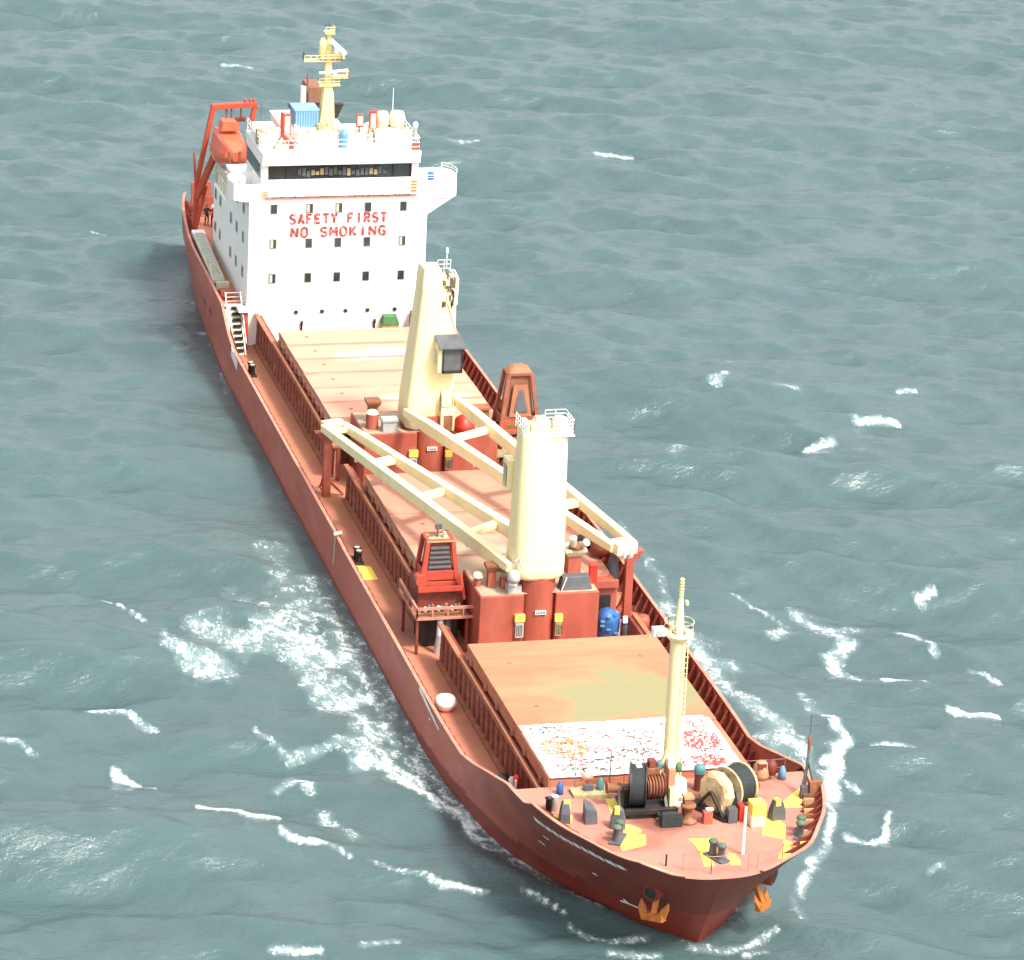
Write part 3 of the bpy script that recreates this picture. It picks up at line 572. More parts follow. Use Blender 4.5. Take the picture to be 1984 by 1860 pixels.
FONT = {'S': [(.9, .85, .5, 1), (.5, 1, .1, .85), (.1, .85, .1, .6), (.1, .6, .9, .4), (.9, .4, .9, .15), (.9, .15, .5, 0), (.5, 0, .05, .12)], 'A': [(.05, 0, .5, 1), (.5, 1, .95, 0), (.22, .33, .78, .33)], 'F': [(.1, 0, .1, 1), (.1, .95, .9, .95), (.1, .52, .7, .52)],
        'E': [(.1, 0, .1, 1), (.1, .95, .9, .95), (.1, .5, .75, .5), (.1, .05, .9, .05)], 'T': [(.5, 0, .5, 1), (.02, .95, .98, .95)], 'Y': [(.5, 0, .5, .5), (.5, .5, .05, 1), (.5, .5, .95, 1)], 'I': [(.5, 0, .5, 1)], 'R': [(.1, 0, .1, 1), (.1, .95, .75, .95), (.75, .95, .9, .72), (.9, .72, .75, .5), (.75, .5, .1, .5), (.5, .5, .92, 0)],
        'N': [(.08, 0, .08, 1), (.08, 1, .92, 0), (.92, 0, .92, 1)], 'O': [(.1, .2, .1, .8), (.1, .8, .35, 1), (.35, 1, .65, 1), (.65, 1, .9, .8), (.9, .8, .9, .2), (.9, .2, .65, 0), (.65, 0, .35, 0), (.35, 0, .1, .2)],
        'M': [(.04, 0, .04, 1), (.04, 1, .5, .35), (.5, .35, .96, 1), (.96, 1, .96, 0)], 'K': [(.1, 0, .1, 1), (.1, .42, .9, 1), (.38, .62, .92, 0)], 'G': [(.9, .82, .6, 1), (.6, 1, .3, 1), (.3, 1, .1, .75), (.1, .75, .1, .25), (.1, .25, .35, 0), (.35, 0, .9, .05), (.9, .05, .9, .45), (.9, .45, .55, .45)]}
def stencil(txt, x0, x1, z0, h, y, wd):
    mb = MB(); st = (x1-x0)/len(txt); k = 0
    for i, ch in enumerate(txt):
        for (a, b, c, d) in FONT.get(ch, []):
            w_ = st*.72; k += 1; yy = y-.004*(k % 6)
            mb.bar((x0+i*st+a*w_, yy, z0+b*h), (x0+i*st+c*w_, yy, z0+d*h), wd, .03, 0, (0, 1, 0))
    return mb
mb = stencil('SAFETY FIRST', -3.7, 3.85, 11.22, .74, HF-.03, .18)
m_letred = mat('worn_red_lettering', (.30, .035, .028), .6, .4, 6, dirt=(.8, .7, .62), dirt_amt=.8, dirt_scale=5)
ship.part('lettering', mb, m_letred, house)
mb = stencil('NO SMOKING', -3.6, 3.85, 10.2, .7, HF-.03, .18)
ship.part('lettering', mb, m_letred, house)
# wheelhouse
mb = MB()
mb.box(-5.95, 5.95, HF-.1, 109.5, 13.2, 14.66)
mb.box(-5.95, -5.45, HF-.1, 109.5, 14.66, 15.85); mb.box(5.45, 5.95, HF-.1, 109.5, 14.66, 15.85)
mb.box(-5.45, 5.45, 108.5, 109.5, 14.66, 15.85); mb.box(-5.45, 5.45, HF+1.3, 108.5, 14.66, 14.72)
mb.hexa([(-6.0, HF-.5, 15.85), (6.0, HF-.5, 15.85), (6.0, 109.8, 15.85), (-6.0, 109.8, 15.85)], [(-6.0, HF-.75, 16.8), (6.0, HF-.75, 16.8), (6.0, 109.8, 16.8), (-6.0, 109.8, 16.8)])
wh = ship.part('wheelhouse', mb, m_white, bevel=.04)
mb = MB()
mb.box(-5.45, 5.45, HF+.1, HF+.16, 14.62, 15.86, 0)
for i in range(9): x = -5.4+i*1.35; mb.box(x-.05, x+.05, HF+.02, HF+.1, 14.66, 15.84, 1)
mb.box(-5.45, 5.45, HF+.0, HF+.1, 14.62, 14.72, 1); mb.box(-5.45, 5.45, HF+.0, HF+.1, 15.72, 15.85, 1)
ship.part('bridge_window', mb, [m_glass, m_blk], wh)
mb = MB()      # things seen through the glass: grey consoles and curtain
for i in range(20):
    x = -3.2+i*.34; mb.box(x, x+.26, HF+.0, HF+.085, 14.8+rnd.uniform(0, .2), 15.3+rnd.uniform(-.1, .3), rnd.choice((0, 1)))
ship.part('window_blind', mb, [m_dgrey, m_khaki], wh)
for i in range(7):    # side windows starboard
    y = 104+i*.8; mb = MB(); mb.box(-5.985, -5.94, y, y+.6, 14.7, 15.75); ship.part('side_window', mb, m_glass, wh)
mb = MB(); mb.box(-5.6, 5.9, HF-.2, HF-.1, 13.22, 13.36); 
for i in range(60): x = -5.2+i*.18; mb.box(x, x+rnd.uniform(.03, .12), HF-.23, HF-.19, 13.3, 13.3+rnd.uniform(.05, .14), 1)
ship.part('handrail', mb, [mat('worn_brown_trim', (.35, .16, .12), .7, .4, 5), m_blk], wh)
for s, x0 in ((1, 5.4), (-1, -5.9)):
    mb = MB(); mb.box(x0, x0+.5, HF-.16, HF-.1, 13.5 if s > 0 else 13.3, 14.55 if s > 0 else 13.9, 0)
    for r in range(4):
        for q in range(4): mb.box(x0+.05+q*.11, x0+.13+q*.11, HF-.18, HF-.155, 13.55+r*.24, 13.68+r*.24, 1) if s > 0 else mb.box(x0+.05+q*.11, x0+.12+q*.11, HF-.18, HF-.155, 13.35+r*.12, 13.43+r*.12, 1)
    ship.part('name_board', mb, [m_cream, m_red], wh)
# bridge wings
for s in (1, -1):
    mb = MB(); kx = 1 if s > 0 else .87
    out = [(5.9, HF-.02), (8.3, HF-.02), (9.1, HF+.5), (9.35, HF+1.6), (9.2, HF+2.7), (8.6, HF+3.4), (5.9, HF+3.4)]
    out = [(s*x*(kx if x > 6 else 1), y) for x, y in out]; 
    mb.prism(out, 13.0, 13.2)
    inner = [(s*(abs(x)-.08) if abs(x) > 6 else x, HF+1.7+(y-HF-1.7)*.955) for x, y in out]
    n = len(out)
    for i in range(n-1):
        a, b = out[i], out[i+1]; c, d = inner[i], inner[i+1]
        mb.hexa([(*a, 13.2), (*b, 13.2), (*d, 13.2), (*c, 13.2)], [(*a, 14.35), (*b, 14.35), (*d, 14.35), (*c, 14.35)])
    if s > 0: mb.hexa([(s*6.75, HF, 11.7), (s*6.8, HF, 11.7), (s*6.8, HF+3.0, 11.7), (s*6.75, HF+3.0, 11.7)], [(s*6.75, HF, 13.0), (s*9.0, HF+.3, 13.0), (s*9.0, HF+3.0, 13.0), (s*6.75, HF+3.0, 13.0)])
    wg = ship.part('bridge_wing', mb, m_white, bevel=.02)
    mb = MB(); mb.rail([(x, y, 14.35) for x, y in out[:-1]], .4, .9, .025, 5, 2); ship.part('handrail', mb, m_white, wg) if s > 0 else None
    mb = MB(); mb.lathe((s*7.2, HF+1.0, 13.2), [(.0, 0), (.22, 0), (.22, .9), (.28, .95), (.28, 1.35), (.18, 1.5), (0, 1.5)], 12); ship.part('compass_repeater', mb, m_blue if s > 0 else m_white, wg)
# monkey island rails, funnel casing
mb = MB(); mb.rail([(-5.9, 109.6, 16.8), (-5.9, HF-.6, 16.8), (5.9, HF-.6, 16.8), (5.9, 109.6, 16.8)], 1.0, .9, .03, 5, 3); ship.part('roof_rail', mb, m_white)
mb = MB()
for x0, x1, z0, z1 in ((-5.8, -4.2, 16.8, 17.7), (-2.9, -1.2, 16.8, 17.55), (.5, 2.2, 16.8, 17.4), (3.0, 5.3, 16.8, 17.5)): mb.box(x0, x1, 104.6, 108.8, z0, z1)
ship.part('roof_locker', mb, m_white, bevel=.05)
mb = MB(); mb.box(-2.3, 2.3, 113.5, 119, 13.15, 15.6); mb.box(-2.4, 2.4, 113.3, 119.2, 15.6, 15.75); cas = ship.part('funnel_casing', mb, m_white, bevel=.05)
mb = MB(); mb.hexa([(-.2, 115, 15.7), (1.2, 115, 15.7), (1.2, 117.5, 15.7), (-.2, 117.5, 15.7)], [(-.25, 115, 18.7), (.9, 115, 18.7), (.9, 117.3, 18.7), (-.25, 117.3, 18.7)])
fn = ship.part('funnel', mb, m_brown, bevel=.1)
mb = MB(); mb.hexa([(-1.2, 114.6, 16.2), (2.0, 114.6, 16.2), (2.0, 115, 16.2), (-1.2, 115, 16.2)], [(-1.9, 114.4, 17.4), (2.5, 114.4, 17.4), (2.5, 115, 17.4), (-1.9, 115, 17.4)]); ship.part('exhaust_hood', mb, m_blk, fn)
mb = MB(); mb.tube((-.75, 114.3, 15.7), (-.75, 114.3, 18.9), .22, .22, 12); mb.tube((-.45, 114.2, 18.5), (-.45, 114.2, 19.9), .07, .07, 8, 1); ship.part('exhaust_pipe', mb, [m_white, m_brown], fn)
# poop rails and stern gear
mb = MB(); mb.rail([(-8.2, 104.6, 4.62), (-6.9, 104.6, 4.62)], 1, 1, .03); ship.part('poop_rail', mb, m_white)
mb = MB(); mb.rail([(-6.6, 113.1, 10.2), (-6.6, 118.3, 10.2), (-2.5, 118.3, 10.2)], 1, 1.2, .03); ship.part('boat_deck_rail', mb, m_white)
mb = MB()   # frames at the stern
mb.box(-6.6, -5.0, 129.6, 129.9, 4.6, 7.0, 0)
for i in range(4): mb.box(-6.5, -5.1, 129.5-.9*i, 129.7-.9*i, 4.7+.5*i, 5.1+.5*i, 0)
ship.part('stern_bulwark_step', mb, m_red)

# ================================================================== DECKHOUSES, JIB RESTS (parts of the ship)
def deckhouse(y, hw, z1, fn_):
    mb = MB(); d = 4.6
    mb.box(-hw, -1.0, y, y+d, 1.75, z1); mb.box(1.0, hw, y, y+d, 1.75, z1); mb.box(-1.0, 1.0, y+.4, y+d, 1.75, z1)
    dh = ship.part('deckhouse', mb, m_red, bevel=.06)
    mb = MB(); mb.tube((0, y+.98, 1.75), (0, y+.98, 7.1), 1.14, 1.14, 28); 
    ship.part('crane_foundation', mb, m_red, dh)
    mb = MB(); mb.box(-hw+.1, hw-.1, y+.15, y+d-.1, z1, z1+.03); ship.part('deckhouse_roof', mb, m_beigetop, dh)
    for x, w, h, mt in ((-1.25, .5, .9, m_grey), (1.2, .36, .8, m_khaki)):
        mb = MB(); mb.box(x-w/2, x+w/2, y-.22, y-.01, 3.3, 3.3+h*1.1, 0); mb.box(x-w/2-.06, x+w/2+.06, y-.25, y-.0, 3.35+h*1.1, 3.8+h*1.1, 1)
        for q in range(4): mb.box(x-w/2+.06+q*.1, x-w/2+.1+q*.1, y-.24, y-.2, 3.4, 3.3+h*.9, 2)
        ship.part('fire_hose_box', mb, [mt, m_ymark, m_blk], dh)
    mb = MB(); mb.box(-.32, .36, y-.24, y-.16, 4.75, 5.0, 0)
    for q in range(6): mb.box(-.26+q*.1, -.2+q*.1, y-.26, y-.235, 4.8, 4.93+.03*(q % 2), 1)
    ship.part('number_plate', mb, [m_white, m_dgrey], dh)
    return dh
m_beigetop = mat('worn_deckhouse_top', (.42, .31, .21), .75, .25, 1, dirt=(.3, .13, .08), dirt_amt=.7)
deckhouse(42.0, 3.75, 6.0, 0); deckhouse(71.4, 4.65, 6.0, 1)
for s, y, lab in ((-1, 71.3, 0), (1, 47.5, 1)):
    mb = MB(); x = s*7.2
    mb.bar((x, y, 1.75), (x, y, 6.35), .5, .5); mb.bar((x, y+.2, 1.75), (x, y+2.0, 1.75), .2, .2)
    mb.hexa([(x-.25, y-.2, 5.6), (x+.25, y-.2, 5.6), (x+.25, y+.2, 5.6), (x-.25, y+.2, 5.6)], [(x-.9, y-.28, 6.4), (x+.9, y-.28, 6.4), (x+.9, y+.28, 6.4), (x-.9, y+.28, 6.4)])
    mb.bar((x, y, 3.0), (x-s*1.2, y, 1.8), .16); mb.bar((x, y+.1, 4), (x, y+1.8, 1.8), .14)
    ship.part('jib_rest', mb, [m_red], bevel=.02)

# ================================================================== CRANES
def chamf(x0, x1, y0, y1, z, c, n=4):
    P = []
    for (cx, cy, a0) in ((x1-c, y0+c, -90), (x1-c, y1-c, 0), (x0+c, y1-c, 90), (x0+c, y0+c, 180)):
        for k in range(n+1): t = R(a0+90*k/n); P.append((cx+c*math.cos(t), cy+c*math.sin(t), z))
    return P
def jib(th, crane, hl, hr, tip, m=m_cream, drop=.0):
    tip = Vector(tip); hl = Vector(hl); hr = Vector(hr); ax = (tip-(hl+hr)/2).normalized(); side = ax.cross(Vector((0, 0, 1))).normalized()
    sg = 1 if (hl-hr).dot(side) > 0 else -1
    tl = tip+side*sg*.72; tr = tip-side*sg*.72
    mb = MB()
    for a, b in ((hl, tl), (hr, tr)):
        m1 = a+(b-a)*.12; m2 = a+(b-a)*.9
        pts = [(a, .38, .5), (m1, .6, .85), (m2, .52, .62), (b, .45, .5)]
        rings = []
        sd = (b-a).cross(Vector((0, 0, 1))).normalized()
        for p, w_, h_ in pts:
            u = Vector((0, 0, 1))
            rings.append([p-sd*w_/2-u*h_/2, p+sd*w_/2-u*h_/2, p+sd*w_/2+u*h_/2, p-sd*w_/2+u*h_/2])
        mb.loft(rings)
    j = th.part('jib', mb, m, bevel=.04)
    for k, t in enumerate((.22, .47, .72)):
        a = hl+(tl-hl)*t; b = hr+(tr-hr)*t
        mb = MB(); d = (b-a).normalized()
        mb.bar(a+d*.3, b-d*.3, .85 if k == 2 else .6, .34); th.part('crossbeam', mb, m, j, bevel=.03)
    mb = MB(); mb.bar(tl+ax*.15, tr+ax*.15, .7, .75); mb.bar(tl-ax*.9, tr-ax*.9, .4, .3)
    th.part('jib_head', mb, m, j, bevel=.04)
    for q in (-.25, .25): mb = MB(); c = tip+side*q+ax*.25+Vector((0, 0, -.3)); mb.tube(c-side*.07, c+side*.07, .42, .42, 18); th.part('sheave', mb, m_white, j)
    for t in (.2, .36, .5, .64, .8):      # cable rollers under the outer leg
        mb = MB(); p = hl+(tl-hl)*t-Vector((0, 0, .45)); mb.tube(p-side*.2, p+side*.2, .14, .14, 8); th.part('roller', mb, m, j)
    return j
# forward crane, seen from behind
c1 = Thing('deck_crane', 'forward cream deck crane with its jib laid back to the near side rail', 'crane', (0, 43.3, 6.9), group='cream deck cranes')
mb = MB(); mb.loft([chamf(-1.2, 1.1, 42.2, 44.5, 6.85, .9), chamf(-1.55, 1.42, 41.9, 44.8, 6.95, 1.0), chamf(-1.72, 1.58, 41.8, 45.0, 7.15, .95), chamf(-1.7, 1.57, 41.85, 44.9, 7.6, .85),
                    chamf(-1.47, 1.42, 42.3, 44.3, 16.1, .55), chamf(-1.4, 1.36, 42.35, 44.25, 16.3, .5)], 0, True)
tw = c1.part('tower', mb, m_cream)
mb = MB(); mb.lathe((-.25, 43.0, 16.2), [(.62, 0), (.62, .5), (.5, .75), (.25, .9), (0, .92)], 16); mb.box(-.95, .1, 42.5, 43.4, 16.2, 16.75); mb.box(-1.3, -1.05, 42.5, 43.6, 16.2, 16.9)
for q in (-.55, -.15): mb.tube((q-.08, 42.9, 16.9), (q+.08, 42.9, 16.9), .34, .34, 16)
c1.part('sheave_housing', mb, m_cream, tw)
mb = MB(); mb.lathe((.95, 43.2, 16.3), [(.5, 0), (.52, .35), (.42, .62), (.2, .76), (0, .8)], 16); c1.part('dome', mb, m_beige, tw)
mb = MB(); mb.rail([(.35, 42.3, 16.1), (1.65, 42.3, 16.1), (1.65, 44.3, 16.1), (.35, 44.3, 16.1)], .95, .55, .03, 5, 4); mb.box(.3, 1.7, 42.2, 44.4, 16.05, 16.12)
c1.part('platform_rail', mb, m_white, tw)
mb = MB(); mb.rail([(-1.45, 42.3, 16.1), (-1.45, 44.3, 16.1)], .9, .5, .03, 5, 3); c1.part('platform_rail', mb, m_white, tw)
mb = MB(); mb.box(-1.85, -1.35, 44.2, 45.3, 12.0, 13.9, 0); mb.box(-1.88, -1.84, 44.35, 45.15, 12.2, 13.5, 1); cb = c1.part('cab', mb, [m_cream, m_glass], bevel=.05)
mb = MB(); mb.lathe((-1.75, 41.9, 6.95), [(0, 0), (.35, 0), (.42, .25), (.35, .6), (.15, .75), (0, .75)], 12); mb.path([(-1.9, 41.9, 7.6), (-1.7, 41.85, 8.3), (-1.45, 41.9, 8.5), (-1.3, 41.8, 7.7)], .05)
c1.part('luffing_motor', mb, m_grey, tw)
jib(c1, c1, (-1.95, 42.2, 7.75), (.9, 44.3, 7.75), (-7.0, 70.5, 7.0))
# aft crane, seen from the front
c2 = Thing('deck_crane', 'aft cream deck crane with an operator cab, jib laid forward to the far rail', 'crane', (0, 72.9, 6.3), group='cream deck cranes')
mb = MB(); mb.loft([chamf(-1.2, 1.1, 71.9, 74.1, 5.9, .9), chamf(-1.78, 1.55, 71.5, 74.6, 6.3, .4), chamf(-1.72, 1.55, 71.55, 74.5, 8, .35), chamf(-1.0, 1.47, 71.8, 74.1, 15.2, .3),
                    chamf(-.93, 1.45, 71.85, 74.0, 15.9, .28)], 0, True)
tw = c2.part('tower', mb, m_cream)
mb = MB(); mb.loft([chamf(-.95, .42, 71.87, 74.0, 15.8, .15), chamf(-.88, .42, 71.9, 73.9, 17.0, .13), chamf(-.78, .36, 72.0, 73.8, 17.3, .1)], 0, True)
mb.box(1.36, 1.46, 72.0, 74.1, 15.8, 16.7); mb.box(.3, .42, 71.9, 73.9, 15.8, 17.1)
c2.part('head_casing', mb, m_cream2 if 'm_cream2' in globals() else m_cream, tw, bevel=.02)
mb = MB()
for i in range(26):
    x = rnd.uniform(.5, 1.25); z = rnd.uniform(15.9, 16.9); y = rnd.uniform(71.95, 72.7)
    mb.box(x-.1, x+.12, y-.08, y+.12, z-.18, z+.2, rnd.choice((0, 0, 1, 2)))
for q in (.65, 1.0): mb.tube((q-.06, 72.3, 16.6), (q+.06, 72.3, 16.6), .36, .36, 16, 0)
for q in range(14): x = rnd.uniform(.45, 1.2); z = rnd.uniform(14.9, 16.2); mb.box(x-.05, x+.06, 71.74, 71.84, z-.22, z+.15, rnd.choice((0, 2, 2, 1)))
mb.bar((.8, 71.76, 15.0), (1.4, 71.7, 13.0), .03, .03, 2)
c2.part('rope_sheaves', mb, [m_beige, m_rust, m_dgrey], tw)
mb = MB(); mb.path([(1.5, 72.1, 14.8), (1.55, 72.1, 16.6), (1.25, 72.1, 17.2), (.9, 72.15, 17.25)], .06, 8); mb.rail([(.6, 74.2, 16.4), (1.5, 74.2, 16.4)], .9, .5, .03); mb.tube((1.05, 73.5, 17.0), (1.05, 73.5, 18.3), .03, .03, 6)
mb.box(1.0, 1.12, 73.4, 73.6, 18.0, 18.35); c2.part('lamp_post', mb, m_white, tw)
mb = MB(); mb.box(.05, 1.72, 70.7, 71.7, 10.45, 12.35)
cb = c2.part('cab', mb, m_cream, bevel=.05)
mb = MB(); mb.box(.42, 1.66, 70.66, 70.71, 10.6, 12.2); c2.part('cab_window', mb, [m_glass2], cb) if 'm_glass2' in globals() else c2.part('cab_window', mb, [m_dgrey], cb)
mb = MB()
for b in ((.34, .44, 10.5, 12.3), (1.64, 1.74, 10.5, 12.3), (.34, 1.74, 10.42, 10.62), (.34, 1.74, 12.2, 12.32)): mb.box(b[0], b[1], 70.6, 70.72, b[2], b[3])
c2.part('window_frame', mb, m_blk, cb)
mb = MB(); mb.hexa([(0, 70.35, 12.2), (1.9, 70.35, 12.2), (1.8, 71.7, 12.75), (.0, 71.7, 12.75)], [(0, 70.35, 12.28), (1.9, 70.35, 12.28), (1.8, 71.7, 12.85), (.0, 71.7, 12.85)]); c2.part('cab_roof', mb, m_dgrey, cb)
mb = MB(); mb.box(.03, .045, 71.0, 71.8, 10.9, 11.9); c2.part('cab_side_window', mb, m_pgreen, cb)
mb = MB(); mb.box(.55, 1.25, 71.1, 71.7, 7.9, 8.75); mb.bar((.45, 71.2, 7.6), (.45, 71.2, 9.0), .05, .05, 1); mb.bar((1.3, 71.2, 7.9), (1.3, 71.2, 9.1), .05, .05, 1); c2.part('jib_heel_box', mb, [m_cream, m_blk], tw)
mb = MB(); mb.box(.5, 1.45, 71.0, 71.7, 6.2, 7.8, 0); mb.box(.7, 1.3, 70.95, 71.05, 6.25, 7.3, 1); c2.part('winch_door', mb, [m_cream, m_rust], tw)
jib(c2, c2, (-1.9, 71.3, 7.55), (1.75, 72.6, 7.9), (6.5, 46.6, 7.0))

# ================================================================== MASTS
fm = Thing('foremast', 'slim cream foremast with a round lamp platform on the forecastle', 'mast', (-.25, 13.3, 5.6))
mb = MB(); mb.tube((-.25, 13.3, 8.2), (-.28, 13.3, 15.2), .44, .42, 20); mb.tube((-.28, 13.3, 15.2), (-.28, 13.3, 17.3), .30, .14, 16); mb.tube((-.28, 13.3, 17.3), (-.28, 13.3, 18.5), .12, .08, 10)
mb.tube((-.25, 13.3, 6.6), (-.25, 13.3, 8.2), .50, .46, 20)
po = fm.part('pole', mb, m_cream)
mb = MB(); mb.lathe((-.28, 13.3, 14.9), [(.42, 0), (.6, .2), (.82, .42), (.82, .5), (.4, .5)], 24); pf = fm.part('platform', mb, m_cream)
mb = MB(); P = [(-.28+.8*math.cos(t*.5236), 13.3+.8*math.sin(t*.5236), 15.4) for t in range(13)]; mb.rail(P, .65, .6, .018, 5, 2); fm.part('handrail', mb, m_cream, pf)
mb = MB(); mb.box(-1.75, -1.1, 13.0, 13.5, 15.35, 15.75, 0); mb.bar((-1.9, 13.3, 15.25), (-.9, 13.3, 15.3), .14, .12, 1); mb.tube((-1.45, 12.99, 15.55), (-1.45, 12.9, 15.55), .16, .18, 10, 2); fm.part('floodlight', mb, [m_white, m_cream, m_grey], pf)
mb = MB()
for q in range(6): mb.lathe((-.28, 13.3, 17.5+q*.17), [(.05, 0), (.14, .02), (.14, .1), (.05, .12)], 10)
mb.box(-.02, .12, 13.1, 13.4, 17.0, 17.2); fm.part('navigation_light', mb, m_yel, po)
mb = MB(); mb.lathe((-.05, 12.95, 5.6), [(0, 0), (.78, 0), (.74, .3), (.66, .9), (.6, 1.35), (0, 1.4)], 22, 0); 
mb.lathe((-.75, 13.1, 6.3), [(0, 0), (.5, 0), (.5, .9), (.3, 1.1), (0, 1.12)], 16, 1)
for q in range(9): a = q*.7; mb.box(-.05+.7*math.cos(a)-.1, -.05+.7*math.cos(a)+.1, 12.95+.7*math.sin(a)-.06, 12.95+.7*math.sin(a)+.06, 6.0, 6.2, 2)
fm.part('mast_base', mb, [m_white, m_beige, m_khaki])
for (x, y, z, mt, nm) in ((-.95, 13.0, 7.6, m_teal, 'lamp_housing'), (.05, 12.8, 7.5, m_green, 'lamp_housing')):
    mb = MB(); mb.lathe((x, y, z), [(0, 0), (.16, 0), (.2, .15), (.2, .4), (.08, .5), (0, .5)], 12); fm.part(nm, mb, mt, po)
mb = MB(); mb.bar((-1.15, 13.0, 7.2), (-.6, 13.0, 8.6), .3, .14); mb.bar((-.95, 12.95, 6.4), (-.85, 12.95, 7.7), .22, .22); fm.part('bracket', mb, m_yel, po)
mb = MB()
for q in range(26): mb.bar((-.1, 12.8, 6.8+q*.32), (.2, 12.8, 6.8+q*.32), .03)
mb.bar((-.1, 12.8, 6.6), (-.12, 12.82, 15), .04); mb.bar((.2, 12.8, 6.6), (.14, 12.82, 15), .04); fm.part('ladder', mb, m_cream, po)

mm = Thing('main_mast', 'tall yellow signal mast with radar arms on the wheelhouse roof', 'mast', (-.1, 109.0, 16.8))
mb = MB(); mb.loft([chamf(-.85, .6, 108.5, 109.5, 15.4, .1), chamf(-.6, .55, 108.5, 109.5, 17.6, .1), chamf(-.36, .45, 108.6, 109.4, 19.7, .1), chamf(-.3, .3, 108.7, 109.3, 20.4, .08), chamf(-.22, .26, 108.75, 109.25, 22.2, .06), chamf(-.12, .14, 108.85, 109.15, 24.6, .04)], 0)
col = mm.part('column', mb, m_yel, bevel=.03)
for (x0, x1, z, h) in ((-.7, .9, 20.4, .45), (-.3, 1.5, 21.0, .12), (-1.9, .9, 22.3, .08), (-.6, 1.2, 22.5, .35), (-.35, .4, 24.4, .25)):
    mb = MB(); mb.box(x0, x1, 108.5, 109.5, z, z+h*.35); mb.rail([(x0, 108.5, z+h*.3), (x1, 108.5, z+h*.3), (x1, 109.5, z+h*.3)], .45, .5, .03, 5, 2); mm.part('mast_platform', mb, m_yel, col)
mb = MB(); mb.bar((.05, 108.3, 24.0), (1.15, 108.3, 22.95), .5, .3); mb.tube((.5, 108.4, 23.0), (.5, 108.4, 23.5), .2, .2, 10); mm.part('radar_scanner', mb, m_white, col)
mb = MB(); mb.bar((-.8, 108.3, 21.5), (1.4, 108.3, 21.7), .22, .12); mb.tube((.4, 108.4, 21.2), (.4, 108.4, 21.6), .15, .15, 10); mm.part('radar_scanner', mb, m_white, col)
mb = MB(); mb.lathe((-.45, 108.9, 22.6), [(.05, 0), (.28, .2), (.32, .6), (.28, 1.2), (.1, 1.5)], 14); mm.part('antenna_shroud', mb, m_yel, col)
mb = MB(); mb.tube((-1.85, 109, 22.35), (-1.85, 109, 22.95), .12, .12, 8); mb.tube((-.0, 109, 24.6), (0, 109, 25.3), .03, .03, 6); mb.tube((-.25, 109, 24.6), (-.25, 109, 25.1), .03, .03, 6); mb.bar((-.5, 109, 25.0), (.5, 109, 25.0), .05); mm.part('whip_antenna', mb, m_dgrey, col)
mb = MB(); mb.tube((-1.1, 107.5, 16.8), (-1.1, 107.5, 18.8), .11, .11, 8); mm.part('flag_pole', mb, m_dgrey)

# ================================================================== THINGS ON THE WHEELHOUSE ROOF
mb = MB(); mb.box(-2.75, -.95, 107.3, 109.3, 17.5, 18.9, 0)
for i in range(9): mb.box(-2.7+i*.2, -2.62+i*.2, 107.26, 107.3, 17.55, 18.85, 1)
mb.box(-2.8, -.9, 107.25, 109.35, 18.85, 18.95, 1)
single('storage_container', mb, [m_sblue, mat('lighter_blue_paint', (.2, .36, .52), .5, .1, 2)], 'slate blue box container on the wheelhouse roof beside the yellow mast', 'container', bevel=.03)
mb = MB(); mb.lathe((.35, 104.3, 16.8), [(0, 0), (.3, 0), (.34, .2), (.36, 1.0), (.28, 1.25), (.1, 1.35), (0, 1.35)], 16)
single('blue_canister', mb, m_sblue, 'rounded blue canister in front of the yellow mast foot', 'canister')
for (x, z, h, lab) in ((-3.55, 16.8, 2.1, 'red framed notice board on the wheelhouse roof left of the blue container'), (2.0, 17.3, 1.5, 'red equipment locker on the wheelhouse roof just right of the yellow mast'), (3.0, 17.1, 1.9, 'upright red fire locker with a white ball, second from the roof domes')):
    mb = MB(); mb.box(x-.28, x+.28, 106.2, 106.5, z+.5, z+h, 0); mb.box(x-.2, x+.2, 106.15, 106.21, z+.65, z+h-.15, 1); mb.bar((x, 106.3, z), (x, 106.3, z+.5), .08); mb.tube((x+.1, 106.1, z+.4), (x+.1, 106.0, z+.4), .16, .16, 12, 1)
    single('fire_locker', mb, [m_sred if x > 2.5 else m_red, m_beige], lab, 'locker', 'red lockers on the wheelhouse roof')
for k, (x, r, mt, lab) in enumerate(((3.9, .52, m_beige, 'left brown weathered drum cover on the wheelhouse roof'), (5.05, .6, m_cream, 'right cream satellite drum on the wheelhouse roof'))):
    mb = MB(); mb.lathe((x, 107.2, 17.5), [(0, 0), (r*.7, 0), (r, .3), (r*1.05, .8), (r*.8, 1.2), (0, 1.25)], 18); mb.tube((x, 107.2, 16.8), (x, 107.2, 17.5), .2, .2, 10)
    single('satellite_dome', mb, mt, lab, 'dome', 'domes on the wheelhouse roof')
dv = Thing('roof_davit', 'small red hand davit standing on the wheelhouse roof edge', 'davit', (-4.3, 104.2, 16.8))
mb = MB(); mb.tube((-4.3, 104.2, 17.8), (-4.35, 104.2, 19.6), .17, .13, 10); mb.tube((-4.3, 104.2, 17.9), (-3.6, 104.2, 17.1), .14, .2, 10); dv.part('arm', mb, m_sred)
mb = MB(); mb.tube((-4.3, 104.2, 17.9), (-5.0, 104.2, 16.8), .07, .07, 8); mb.tube((-3.6, 104.2, 17.3), (-3.6, 104.2, 16.8), .22, .2, 10, 1); dv.part('base', mb, [m_rust, m_sred])
mb = MB(); mb.tube((5.75, 104.0, 16.8), (5.75, 104.0, 18.3), .15, .13, 10, 0); mb.lathe((5.75, 104.0, 18.3), [(.13, 0), (.2, .1), (.2, .3), (.1, .45), (0, .48)], 12, 1); mb.box(5.4, 6.0, 103.2, 103.6, 16.8, 17.3, 2)
single('searchlight_post', mb, [m_grey, m_white, m_red], 'grey post with white cap at the port front corner of the roof', 'searchlight')
